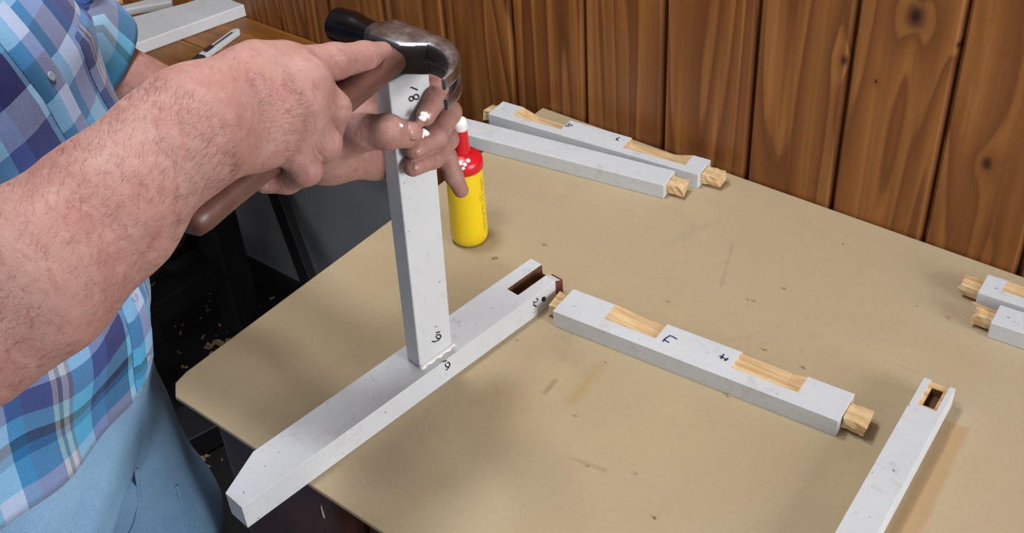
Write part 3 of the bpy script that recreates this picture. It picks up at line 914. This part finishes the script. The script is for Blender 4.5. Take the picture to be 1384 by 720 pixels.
dk = beam('floor_plank', G(205, 610, 0.03), G(330, 545, 0.03), 0.09, 0.05, M_BLACK, origin=G(265, 575, 0)); tag(dk, 'dark plank lying on the floor under the table corner', 'plank')

# ================================================================== PERSON
# --- implicit-surface helper: tapered limbs blended into one continuous skin
def seg(a, b, ra, rb, n=None, s=1.0):
    return ('s', np.array(a, float), np.array(b, float), ra, rb, None if n is None else np.array(n, float) / np.linalg.norm(n), s)


def ball(c, r, n=None, s=1.0): return seg(c, c, r, r, n, s)


def U(k, *nodes): return ('u', k, nodes)


def smin(a, b, k):
    h = np.clip(0.5 + 0.5 * (b - a) / k, 0, 1)
    return b * (1 - h) + a * h - k * h * (1 - h)


def ev(node, P):
    if node[0] == 's':
        _, a, b, ra, rb, n, s = node
        ab = b - a; L2 = ab @ ab
        q = P - a
        t = np.clip(q @ ab / L2, 0, 1) if L2 > 1e-12 else np.zeros(len(P))
        q = q - t[:, None] * ab
        d2 = (q * q).sum(1)
        if n is not None:
            qn = q @ n; d2 = d2 - qn * qn + (qn / s) ** 2
        return np.sqrt(np.maximum(d2, 1e-16)) - (ra + (rb - ra) * t)
    if node[0] == 'sub':
        return np.maximum(ev(node[1], P), -ev(node[2], P))
    d = None
    for c in node[2]:
        e = ev(c, P); d = e if d is None else smin(d, e, node[1])
    return d


def leaves(node):
    if node[0] == 's': return [node]
    if node[0] == 'sub': return leaves(node[1])
    o = []
    for c in node[2]: o += leaves(c)
    return o


def sdf_mesh(node, h, B=4):
    pts = np.array([p for l in leaves(node) for p in (l[1] - max(l[3], l[4]), l[1] + max(l[3], l[4]), l[2] - max(l[3], l[4]), l[2] + max(l[3], l[4]))])
    lo = pts.min(0) - 3 * h * B; hi = pts.max(0) + 3 * h * B
    nb = np.ceil((hi - lo) / (h * B)).astype(int); N = nb * B + 1
    # coarse test on block centres
    gi = np.stack(np.meshgrid(*[np.arange(k) for k in nb], indexing='ij'), -1).reshape(-1, 3)
    dc = ev(node, lo + (gi + 0.5) * h * B)
    near = gi[np.abs(dc) < h * B * 1.7]
    vals = np.full(N, 1.0, np.float32)
    far_in = gi[dc <= -h * B * 1.7]
    loc = np.stack(np.meshgrid(*[np.arange(B + 1)] * 3, indexing='ij'), -1).reshape(-1, 3)
    for blk in (far_in,):
        if len(blk):
            I = (blk[:, None, :] * B + loc[None]).reshape(-1, 3); vals[I[:, 0], I[:, 1], I[:, 2]] = -1.0
    I = np.unique((near[:, None, :] * B + loc[None]).reshape(-1, 3), axis=0)
    out = np.empty(len(I))
    for c in range(0, len(I), 200000):
        out[c:c + 200000] = ev(node, lo + I[c:c + 200000] * h)
    vals[I[:, 0], I[:, 1], I[:, 2]] = out
    ins = vals < 0
    cs = [ins[i:N[0] - 1 + i, j:N[1] - 1 + j, k:N[2] - 1 + k] for i in (0, 1) for j in (0, 1) for k in (0, 1)]
    cnt = sum(c.astype(np.int8) for c in cs)
    act = (cnt > 0) & (cnt < 8)
    cid = np.full(act.shape, -1, np.int64); ac = np.argwhere(act); cid[act] = np.arange(len(ac))
    acc = np.zeros((len(ac), 3)); num = np.zeros(len(ac))
    corner = [np.array((i, j, k)) for i in (0, 1) for j in (0, 1) for k in (0, 1)]
    cv = [vals[ac[:, 0] + c[0], ac[:, 1] + c[1], ac[:, 2] + c[2]] for c in corner]
    for a in range(8):
        for b in range(a + 1, 8):
            if np.abs(corner[a] - corner[b]).sum() != 1: continue
            m = (cv[a] < 0) != (cv[b] < 0)
            t = np.where(m, cv[a] / np.where(m, cv[a] - cv[b], 1), 0)
            p = corner[a] + t[:, None] * (corner[b] - corner[a])
            acc[m] += p[m]; num[m] += 1
    V = lo + (ac + acc / num[:, None]) * h
    Fq = []
    for axx in range(3):
        sl0 = [slice(None)] * 3; sl1 = [slice(None)] * 3; sl0[axx] = slice(0, -1); sl1[axx] = slice(1, None)
        A_ = ins[tuple(sl0)]; B_ = ins[tuple(sl1)]
        e = np.argwhere(A_ != B_); flip = A_[e[:, 0], e[:, 1], e[:, 2]]
        u, v_ = [(1, 2), (2, 0), (0, 1)][axx]
        ok = (e[:, u] > 0) & (e[:, v_] > 0) & (e[:, u] < N[u] - 1) & (e[:, v_] < N[v_] - 1); e = e[ok]; flip = flip[ok]
        def cc(du, dv):
            q = e.copy(); q[:, u] += du; q[:, v_] += dv; return cid[q[:, 0], q[:, 1], q[:, 2]]
        q = np.stack([cc(-1, -1), cc(0, -1), cc(0, 0), cc(-1, 0)], 1)
        q[~flip] = q[~flip][:, ::-1]
        Fq.append(q)
    Fq = np.concatenate(Fq); Fq = Fq[(Fq >= 0).all(1)]
    # pull the vertices onto the surface
    for _ in range(2):
        d = ev(node, V); g = np.stack([ev(node, V + e_) - ev(node, V - e_) for e_ in np.eye(3) * h * 0.4], 1) / (0.8 * h)
        st = d[:, None] * g / np.maximum((g * g).sum(1), 0.2)[:, None]
        ln = np.linalg.norm(st, axis=1); st *= np.minimum(1, 0.8 * h / np.maximum(ln, 1e-9))[:, None]; V = V - st
    return V, Fq


VIEW = -R[2]                    # towards the camera, a handy flattening axis for wrists
person = thing('person', (-1.0, 0.34, 0.0), 'person in blue plaid short-sleeved shirt and light jeans hammering a post', 'person')

# --- right hand on the hammer handle
def arm_chain(pts, n=None, s=1.0):
    return [seg(p[0], q[0], p[1], q[1], n, s) for p, q in zip(pts[:-1], pts[1:])]
rw = D(247, 176, .862)
nF = VIEW + np.array([0, 0, .3])
forearm = [(D(255, 170, .868), .0385), (D(215, 205, .850), .0405), (D(145, 281, .828), .0500), (D(40, 370, .800), .0575), (D(-60, 440, .792), .0575), (D(-150, 492, .79), .050)]
R_SH = np.array([-0.93, 0.17, 1.235])
elbowR = forearm[-1][0]
upR = [(elbowR, .047), (elbowR * .5 + R_SH * .5, .052), (R_SH, .046)]
mi_, mm_, mr_, mp_ = D(386, 92, .950), D(414, 112, .940), D(410, 152, .934), D(386, 190, .930)
palmR = U(.016,
          seg(D(262, 160, .868), mi_, .0270, .0190, nF, .82), seg(D(262, 170, .868), mm_, .0290, .0190, nF, .80),
          seg(D(262, 180, .866), mr_, .0290, .0185, nF, .80), seg(D(270, 192, .866), mp_, .0290, .0180, nF, .85),
          seg(D(330, 140, .905), D(350, 165, .905), .034, .034, nF, .62),
          seg(D(280, 140, .875), D(345, 92, .925), .026, .022))
idxR = U(.006, seg(mi_, D(452, 83, .985), .0175, .0148), seg(D(452, 83, .985), D(492, 77, 1.012), .0146, .0128), seg(D(492, 77, 1.012), D(516, 72, 1.030), .0126, .0102))
midR = U(.004, seg(mm_, D(450, 147, .962), .0172, .0148), seg(D(450, 147, .962), D(442, 184, 1.004), .0145, .0125), seg(D(442, 184, 1.004), D(412, 198, 1.015), .0122, .0105))
rngR = U(.004, seg(mr_, D(438, 194, .950), .0165, .0142), seg(D(438, 194, .950), D(418, 222, .988), .0140, .0122), seg(D(418, 222, .988), D(388, 224, .99), .012, .0105))
pnkR = U(.004, seg(mp_, D(413, 229, .940), .0158, .0130), seg(D(413, 229, .940), D(388, 243, .958), .0127, .0112), seg(D(388, 243, .958), D(358, 246, .957), .0110, .0094))
thbR = U(.005, seg(D(300, 130, .90), D(350, 128, .965), .020, .0165), seg(D(350, 128, .965), D(405, 118, 1.005), .015, .013), seg(D(405, 118, 1.005), D(440, 106, 1.025), .0125, .011))
kn = U(.010, ball(D(380, 84, .942), .0135), ball(D(408, 104, .932), .0135), ball(D(404, 144, .926), .0128), ball(D(380, 182, .922), .0118))
handR = U(.0085, U(.016, palmR, kn), U(.0008, idxR, midR, rngR, pnkR), thbR)
armR = U(.03, U(.02, *arm_chain(forearm, nF, .86)), handR)

# --- left hand round the post
def pb(px, py, b): return PL(px, py, P0 + eb * b, nP)
lwp = pb(440, 196, TP + .030)
L_SH = np.array([-1.085, 0.515, 1.16])
elbowL = D(218, 152, 1.225)
forearmL = [(elbowL, .046), (D(285, 168, 1.185), .045), (D(370, 186, 1.115), .037), (lwp, .0285)]
upL = [(L_SH, .046), (D(100, 92, 1.195), .047), (elbowL, .046)]
bk = TP + 0.018
li, lm_, lr_, lp_ = pb(553, 128, bk), pb(552, 152, bk), pb(549, 180, bk), pb(545, 206, bk - .002)
palmL = U(.014, seg(lwp, li, .025, .0165), seg(lwp, lm_, .025, .0165), seg(lwp, lr_, .025, .0160), seg(pb(446, 203, TP + .028), lp_, .025, .0165),
          seg(pb(470, 202, TP + .027), pb(505, 216, TP + .0225), .023, .0195))
fin = lambda *p: U(.0035, *[seg(a[0], b[0], a[1], b[1]) for a, b in zip(p[:-1], p[1:])])
idxL = fin((li, .0128), (pb(600, 106, .013), .0112), (pb(588, 134, -.0078), .0102), (pb(575, 157, -.0098), .0090))
midL = fin((lm_, .0130), (pb(607, 152, .010), .0118), (pb(589, 184, -.0105), .0110), (pb(560, 201, -.0105), .0098))
rngL = fin((lr_, .0125), (pb(604, 188, .010), .0112), (pb(585, 213, -.0100), .0104), (pb(558, 225, -.0100), .0095))
pnkL = fin((lp_, .0115), (pb(603, 212, .012), .0102), (pb(613, 237, .004), .0092), (pb(623, 257, .002), .0078))
thbL = U(.005, seg(pb(450, 188, TP + .02), D(490, 179, 1.052), .0225, .0165), seg(D(490, 179, 1.052), pb(524, 178, -.0150), .0165, .0152), seg(pb(524, 178, -.0150), pb(553, 182, -.0125), .0152, .0122))
handL = U(.009, palmL, U(.0012, idxL, midL, rngL, pnkL), thbL)
armL = U(.025, U(.02, *arm_chain(forearmL)), handL)

# --- trunk, neck and head (they carry the arms; mostly under the shirt or above the frame)
FD = np.array([.84, .54, 0]); FD /= np.linalg.norm(FD); LD = np.array([-FD[1], FD[0], 0])
NK = np.array([-0.962, 0.365, 1.29]); HC_ = np.array([-0.915, 0.395, 1.435])
hd = (HC_ - NK) / np.linalg.norm(HC_ - NK)
hf = FD - hd * (FD @ hd) + np.array([0, 0, -.12]); hf /= np.linalg.norm(hf); hl = np.cross(hd, hf)
def hpt(f_, l_, u_): return HC_ + hf * f_ + hl * l_ + hd * u_
headN = U(.02, seg(hpt(-.02, 0, .02), hpt(.01, 0, .03), .082, .080, hl, .88), seg(hpt(.02, 0, -.03), hpt(.045, 0, -.075), .062, .036, hl, .95),
          ball(hpt(.078, 0, -.085), .022), seg(hpt(.078, -.025, .022), hpt(.078, .025, .022), .014, .014))
noseN = seg(hpt(.088, 0, .012), hpt(.106, 0, -.028), .0095, .0135)
lipN = U(.003, seg(hpt(.088, -.017, -.060), hpt(.088, .017, -.060), .0075, .0075), seg(hpt(.087, -.015, -.070), hpt(.087, .015, -.070), .008, .008))
earN = [ball(hpt(-.005, s_ * .078, -.008), .028, hl + hf * s_ * .3, .35) for s_ in (1, -1)]
headN = U(.006, headN, noseN, lipN, *earN)
sock = U(.004, ball(hpt(.098, .031, .000), .0155), ball(hpt(.098, -.031, .000), .0155))
headN = ('sub', headN, sock)
trunk = U(.05, seg((-0.985, .335, .84), (-0.975, .365, 1.10), .125, .125, FD, .8), seg((-0.98, .36, 1.12), R_SH + np.array([-.01, .02, -.02]), .075, .040), seg((-0.98, .36, 1.12), L_SH + np.array([.01, -.02, -.02]), .075, .040),
          seg((-0.985, .355, 1.16), NK, .062, .054), seg(NK, hpt(-.01, 0, -.05), .056, .054))
upper = U(.02, trunk, *arm_chain(upR), *arm_chain(upL))
upper = U(.015, upper, headN)

VV = []; FF = []
for node, h in ((armR, .0021), (armL, .0020), (upper, .0065)):
    v, f = sdf_mesh(node, h); FF.append(f + sum(len(a) for a in VV)); VV.append(v)
body = obj('body', np.concatenate(VV), np.concatenate(FF), M_SKIN, person, smooth=True)

# fingernails and specks of glue
def nail(tip, prev, out, r, ln, wd):
    ax_ = tip - prev; ax_ /= np.linalg.norm(ax_); out = out - ax_ * (out @ ax_); out /= np.linalg.norm(out)
    A_ = frame(tip + out * r * .70 - ax_ * ln * .15, ax_, out); S_ = []
    for t_ in np.linspace(-1, 1, 9):
        w_ = wd * (1 - abs(t_) ** 5 * .75) if t_ < 0 else wd * math.sqrt(max(0, 1 - (t_ * .97) ** 4))
        S_.append(tr(A_, [(t_ * ln, w_ * math.cos(a), max(0, math.sin(a)) * r * .47 * (1 - .25 * t_ * t_) - .001) for a in np.linspace(0, 2 * np.pi, 16, endpoint=False)]))
    v, f = loft(S_); return obj('fingernail', v, f, M_NAIL, body, smooth=True)
vw = lambda p: (CAM - p) / np.linalg.norm(CAM - p)
def nl(px, py, b, px2, py2, b2, r, ln, wd, bias=(0, 0, 0)):
    t_, q_ = pb(px, py, b), pb(px2, py2, b2); return nail(t_, q_, vw(t_) + np.array(bias), r, ln, wd)
nl(547, 180.5, -.0140, 524, 178, -.0150, .0152, .0095, .0085, (0, 0, .25))
nl(560, 201, -.0105, 589, 184, -.0105, .0098, .0070, .0064, (.1, 0, -.35))
nl(558, 225, -.0100, 585, 213, -.0100, .0095, .0068, .0062, (.1, 0, -.15))
nl(575, 157, -.0098, 588, 134, -.0078, .0090, .0062, .0058, (.1, 0, -.2))
nail(D(358, 246, .957), D(388, 243, .958), vw(D(358, 246, .957)) + np.array([0, 0, -.3]), .0094, .0062, .0055)
def blob(c, n_, r, el=1.6, h_=.35, rot=0.3):
    A_ = frame(c, np.cross(n_, (math.sin(rot), .3, math.cos(rot))), n_)
    v, f = lathe([(r * .98, -.001), (r, 0), (r * .75, r * h_ * .7), (r * .35, r * h_), (.0001, r * h_ * 1.05)], np.eye(4), 14)
    v[:, 0] *= el; v *= 1 + rng.normal(0, .06, v.shape)
    return obj('glue_smear', tr(A_, v), f, M_GLUE, body, smooth=True)
for (px, py, b, r) in ((574, 155.5, -.0190, .0030), (571, 160, -.0190, .0024), (573, 179, -.0200, .0032), (568, 183, -.0205, .0024), (541, 169.5, -.0270, .0016), (556, 177, -.0245, .0018)):
    c = pb(px, py, b); blob(c, vw(c), r)
c = D(355, 243, .9475); blob(c, vw(c), .0034, 1.5); c = D(362, 240, .9465); blob(c, vw(c), .002)

# fine hair on the forearms and the back of the right hand
def arm_hair(n, chain, side, lo, hi, ln):
    """chain: centre line points + radii; hairs grow from the skin and lie along the arm"""
    out = []
    for _ in range(n):
        u = rng.uniform(lo, hi) * (len(chain) - 1); k = min(int(u), len(chain) - 2); t = u - k
        c = chain[k][0] * (1 - t) + chain[k + 1][0] * t; r = chain[k][1] * (1 - t) + chain[k + 1][1] * t
        ax_ = chain[k + 1][0] - chain[k][0]; ax_ = ax_ / np.linalg.norm(ax_)
        v_ = vw(c); s_ = np.cross(ax_, v_); s_ /= np.linalg.norm(s_); v_ = np.cross(s_, ax_)
        a = rng.normal(side[0], side[1]); d_ = v_ * math.cos(a) + s_ * math.sin(a)
        out.append((c, d_, r, ax_))
    return out
hs = arm_hair(900, forearm[:5][::-1], (0.0, .55), .02, .97, .014) + arm_hair(800, forearm[:5][::-1], (1.15, .3), .02, .95, .014) + arm_hair(500, forearm[:5][::-1], (-1.15, .3), .02, .95, .014)
bk_chain = [(D(300, 165, .885), .026), (D(345, 150, .905), .022), (D(385, 150, .925), .018)]
hs += arm_hair(260, bk_chain, (0.0, .75), .2, .95, .01)
base_p = np.array([h_[0] for h_ in hs]); dr = np.array([h_[1] for h_ in hs]); rr = np.array([h_[2] for h_ in hs])
pos = base_p + dr * (rr * .8)[:, None]
for _ in range(14):
    pos = pos - dr * np.clip(ev(armR, pos), -.006, .006)[:, None] * .9
keep = np.abs(ev(armR, pos)) < .0008
V = []; Fc = []
for p, d_, h_, ok in zip(pos, dr, hs, keep):
    if not ok: continue
    ln_ = rng.uniform(.006, .013); g_ = -h_[3] * 0 + h_[3] * rng.uniform(.5, 1.0) + np.cross(d_, h_[3]) * rng.normal(.25, .35); g_ /= np.linalg.norm(g_)
    sd = np.cross(g_, d_); sd /= np.linalg.norm(sd); wd_ = .000065
    p0_, p1_, p2_ = p - d_ * .0003, p + g_ * ln_ * .5 + d_ * ln_ * .16, p + g_ * ln_ + d_ * ln_ * .18
    b_ = len(V); V += [p0_ - sd * wd_, p0_ + sd * wd_, p1_ - sd * wd_ * .8, p1_ + sd * wd_ * .8, p2_]
    Fc += [(b_, b_ + 1, b_ + 3, b_ + 2), (b_ + 2, b_ + 3, b_ + 4)]
ah = obj('arm_hair', V, Fc, plain('brown_arm_hair', '#4a342a', .6, var=0.0), body); ah['kind'] = 'stuff'

# --- face furniture and hair
M_EYE = plain('eye_white', '#d9d6d2', .25, var=0.0); M_IRIS = plain('brown_iris', '#33231a', .2, var=0.0)
for s_ in (1, -1):
    c = hpt(.079, s_ * .031, .0)
    v, f = lathe([(.012 * math.sin(a), -.012 * math.cos(a)) for a in np.linspace(.05, math.pi - .05, 12)], frame(c, hl, hf), 20)
    e_ = obj('eye', v, f, M_EYE, body, smooth=True)
hair = U(.012, seg(hpt(-.03, 0, .028), hpt(.0, 0, .044), .087, .080, hl, .90), seg(hpt(-.055, 0, -.03), hpt(-.04, 0, .02), .062, .075, hl, .95))
v, f = sdf_mesh(('sub', hair, U(.01, seg(hpt(.06, -.05, -.01), hpt(.06, .05, -.01), .055, .055), ball(hpt(.09, 0, .03), .06))), .006)
obj('hair', v, f, M_HAIR, person, smooth=True)

# --- shirt: body tube with folds, two sleeves, placket, pocket, collar
rings = [(.795, (-.985, .335), .182, .148), (.84, (-.980, .337), .180, .148), (.90, (-.972, .345), .178, .148), (.97, (-.967, .355), .178, .142), (1.05, (-.968, .366), .186, .135),
         (1.12, (-.974, .370), .192, .124), (1.18, (-.982, .364), .185, .108), (1.225, (-.982, .360), .150, .092), (1.255, (-.975, .361), .105, .078), (1.285, (-.966, .363), .074, .068)]
zz = np.array([r_[0] for r_ in rings])
def ring_at(z, th):
    cxx = np.interp(z, zz, [r_[1][0] for r_ in rings]); cyy = np.interp(z, zz, [r_[1][1] for r_ in rings])
    a = np.interp(z, zz, [r_[2] for r_ in rings]); b = np.interp(z, zz, [r_[3] for r_ in rings])
    amp = .010 * np.clip((1.1 - z) / .25, 0, 1)
    fold = amp * (.55 * np.sin(5 * th + 9 * z + 1) + .45 * np.sin(9 * th - 14 * z)) + .004 * np.sin(3 * th + 38 * z) * np.clip((1.2 - z) / .1, 0, 1)
    k = 1 + fold / .15
    c_, s_ = np.cos(th), np.sin(th)
    c_ = np.sign(c_) * np.abs(c_) ** .9; s_ = np.sign(s_) * np.abs(s_) ** .9
    dz = -.022 * np.clip((.86 - z) / .065, 0, 1) * (np.sin(th * 1 + math.pi) * .9 + .15 * np.sin(4 * th))
    return np.array([cxx, cyy, z]) + FD * b * c_ * k + LD * a * s_ * k + np.array([0, 0, dz])
nth = 120; zs = np.linspace(.795, 1.285, 64); V = []; UVs = []
for z in zs:
    for i in range(nth):
        th = 2 * math.pi * i / nth; V.append(ring_at(z, th)); UVs.append(((th if th < math.pi else th - 2 * math.pi) * .168, z))
# turned-in hem
for i in range(nth):
    th = 2 * math.pi * i / nth; p = ring_at(.795, th); cc_ = np.array([-.985, .335, p[2] + .03]); V.insert(i, p + (cc_ - p) * .05 + np.array([0, 0, .002])); UVs.insert(i, UVs[2 * i] if False else ((th if th < math.pi else th - 2 * math.pi) * .168, .79))
Fc = [(j * nth + i, j * nth + (i + 1) % nth, (j + 1) * nth + (i + 1) % nth, (j + 1) * nth + i) for j in range(len(zs)) for i in range(nth)]
shirt = obj('shirt', V, Fc, M_PLAID, person, smooth=True, uv=UVs)
shirt['label'] = 'blue plaid shirt body'

def sleeve(pts, rad, parent, phase=0.0):
    P = np.array(pts, float); S_ = []; UVs = []; n_ = 48
    us = np.linspace(0, 1, 26)
    cum = np.concatenate([[0], np.cumsum(np.linalg.norm(np.diff(P, axis=0), axis=1))]); tot = cum[-1]
    pos = lambda u: np.array([np.interp(u * tot, cum, P[:, k]) for k in range(3)])
    seq = [(u, 1.0, 0) for u in us] + [(1.004, 1.0, 0), (1.0, .95, 0), (.86, .93, 1)]
    for u, k, _ in seq:
        uu = min(u, 1.0); c = pos(uu); t_ = pos(min(uu + .02, 1)) - pos(max(uu - .02, 0)); A_ = frame(c, t_, (0, 0.2, 1))
        if u > 1: c = c + A_[:3, 0] * .002; A_[:3, 3] = c
        r = np.interp(uu, np.linspace(0, 1, len(rad)), rad) * k
        for i in range(n_):
            a = 2 * math.pi * i / n_; rr = r * (1 + .05 * math.sin(3 * a + 6 * uu) * uu + .035 * math.sin(5 * a - 9 * uu) + (.0 if uu < .93 else .012))
            S_.append(tr(A_, [(0, rr * math.cos(a), rr * math.sin(a) * 1.08)])[0]); UVs.append(((a - math.pi) * r / k + phase, uu * tot + .03))
    F_ = [(j * n_ + i, j * n_ + (i + 1) % n_, (j + 1) * n_ + (i + 1) % n_, (j + 1) * n_ + i) for j in range(len(seq) - 1) for i in range(n_)]
    return obj('sleeve', S_, F_, M_PLAID, parent, smooth=True, uv=UVs)
sleeve([L_SH + (L_SH - D(132, 108, 1.21)) * .45, L_SH, D(42, 34, 1.145), D(92, 84, 1.195)], [.07, .078, .078, .074, .072], shirt, .02)
sleeve([R_SH + np.array([-.05, .05, 0]), R_SH, R_SH * .6 + elbowR * .4, R_SH * .35 + elbowR * .65], [.07, .078, .074, .070], shirt, .05)

def patch(name, th0, th1, z0, z1, off, mat, nu=6, nv=24, uvs=(1, 1), parent=shirt):
    V = []; UV_ = []; N_ = []
    for j in range(nv + 1):
        for i in range(nu + 1):
            th = th0 + (th1 - th0) * i / nu; z = z0 + (z1 - z0) * j / nv
            p = ring_at(z, th); e1 = ring_at(z, th + .02) - p; e2 = ring_at(z + .004, th) - p; n_ = np.cross(e1, e2); n_ /= np.linalg.norm(n_)
            edge = (i in (0, nu)) or (j in (0, nv))
            V.append(p + n_ * (off if not edge else off * .15)); UV_.append((th * .168 * uvs[0] + .03, z * uvs[1] + .02))
    F_ = [(j * (nu + 1) + i, j * (nu + 1) + i + 1, (j + 1) * (nu + 1) + i + 1, (j + 1) * (nu + 1) + i) for j in range(nv) for i in range(nu)]
    return obj(name, V, F_, mat, parent, smooth=True, uv=UV_)
pk = patch('placket', -.085, .085, .80, 1.24, .0045, M_PLAID)
patch('pocket', .36, .86, 1.02, 1.13, .005, M_PLAID, 8, 8, (1, 1.2))
for z in np.arange(.83, 1.22, .075):
    p = ring_at(z, 0.0); e1 = ring_at(z, .02) - p; e2 = ring_at(z + .004, 0) - p; n_ = np.cross(e1, e2); n_ /= np.linalg.norm(n_)
    v, f = lathe([(.0042, 0), (.0046, .0008), (.0042, .0016), (.0025, .0013), (.0001, .0012)], frame(p + n_ * .0045, e1, n_), 16); obj('button', v, f, M_WHITEBTN, shirt, smooth=True)
# collar
S_ = []
for (z, k) in ((1.262, 1.10), (1.285, 1.12), (1.302, 1.06), (1.300, 1.00), (1.275, .96)):
    S_.append(np.array([np.array([-.966, .363, z]) + (ring_at(min(z, 1.285), th) - np.array([-.966, .363, min(z, 1.285)])) * k for th in np.linspace(.25, 2 * np.pi - .25, 40)]))
Vc = np.concatenate(S_); Fc = [(j * 40 + i, j * 40 + i + 1, (j + 1) * 40 + i + 1, (j + 1) * 40 + i) for j in range(4) for i in range(39)]
obj('collar', Vc, Fc, M_PLAID, shirt, smooth=True, uv=[(q[0] + q[1], q[2]) for q in Vc])

# --- jeans and shoes
hipR, hipL = np.array([-.955, .265, .73]), np.array([-1.06, .42, .73])
kR, kL = np.array([-.940, .258, .42]), np.array([-1.04, .455, .42])
aR, aL = np.array([-.915, .245, .07]), np.array([-1.06, .42, .07])
jn = U(.06, seg((-.995, .33, .84), (-.99, .33, .72), .150, .150, FD, .80), seg(hipR + (0, 0, .02), kR, .090, .072), seg(hipL + (0, 0, .02), kL, .098, .078),
       seg(kR, aR, .074, .060), seg(kL, aL, .074, .060))
v, f = sdf_mesh(jn, .0065)
cr = .0022 * np.sin(v[:, 2] * 70 + 60 * v[:, 0] - 40 * v[:, 1]) * np.exp(-((v[:, 2] - .66) / .12) ** 2)
v = v + np.stack([cr, -cr, 0 * cr], 1)
jeans = obj('jeans', v, f, M_DENIM, person, smooth=True)
def on_surface(node, px, py):
    v_ = ray(px, py); v_ /= np.linalg.norm(v_); t_ = .5
    for _ in range(120): t_ += .7 * float(ev(node, (CAM + v_ * t_)[None])[0])
    p = CAM + v_ * t_; g_ = np.array([float(ev(node, (p + e_)[None])[0] - ev(node, (p - e_)[None])[0]) for e_ in np.eye(3) * .002]); return p, g_ / np.linalg.norm(g_)
for nm_, pl_, wd_ in (('pocket_seam', [(182, 632), (187, 655), (189, 680), (184, 705), (176, 722)], .003), ('seam', [(238, 655), (246, 680), (252, 705), (256, 730)], .0022)):
    pts_ = [on_surface(jn, *p_) for p_ in pl_]; V = []
    for k_, (p_, g_) in enumerate(pts_):
        t__ = pts_[min(k_ + 1, len(pts_) - 1)][0] - pts_[max(k_ - 1, 0)][0]; sd = np.cross(g_, t__); sd /= np.linalg.norm(sd)
        V += [p_ + sd * wd_ + g_ * .0005, p_ + g_ * .0035, p_ - sd * wd_ + g_ * .0005]
    obj(nm_, V, [q for k_ in range(len(pts_) - 1) for q in ((3 * k_, 3 * k_ + 1, 3 * k_ + 4, 3 * k_ + 3), (3 * k_ + 1, 3 * k_ + 2, 3 * k_ + 5, 3 * k_ + 4))], M_DENIM, jeans, smooth=True)
S_ = []
for th in np.linspace(0, 2 * np.pi, 60, endpoint=False):
    e = np.array([-.995, .332, 0]) + FD * .128 * np.cos(th) + LD * .157 * np.sin(th)
    S_.append(np.array([e + (0, 0, .80), e * 1.0 + FD * .004 * np.cos(th) + LD * .004 * np.sin(th) + (0, 0, .802), e + FD * .004 * np.cos(th) + LD * .004 * np.sin(th) + (0, 0, .838), e + (0, 0, .84)]))
v, f = loft(S_ + [S_[0]], False); obj('waistband', v, f, M_DENIM, jeans, smooth=True)
for th in (-1.9, -1.25, -.45, .45, 1.25):
    e = np.array([-.995, .332, .795]) + FD * .135 * np.cos(th) + LD * .163 * np.sin(th); nn = FD * np.cos(th) + LD * np.sin(th)
    A_ = frame(e, (0, 0, 1), nn); obj('belt_loop', tr(A_, boxv(0, .05, -.006, .006, -.002, .0025)), CUBE_F, M_DENIM, jeans, bevel=.001)
for a_, nm in ((aR, 1), (aL, 2)):
    a0 = a_ * (1, 1, 0)
    sh = U(.02, seg(a0 - FD * .05 + (0, 0, .042), a0 + FD * .11 + (0, 0, .034), .040, .036, LD, 1.0), seg(a0 + (0, 0, .05), a0 + (0, 0, .10), .045, .045))
    v, f = sdf_mesh(sh, .006); v[:, 2] = np.maximum(v[:, 2], .004)
    obj('shoe', v, f, M_BLACK, person, smooth=True)
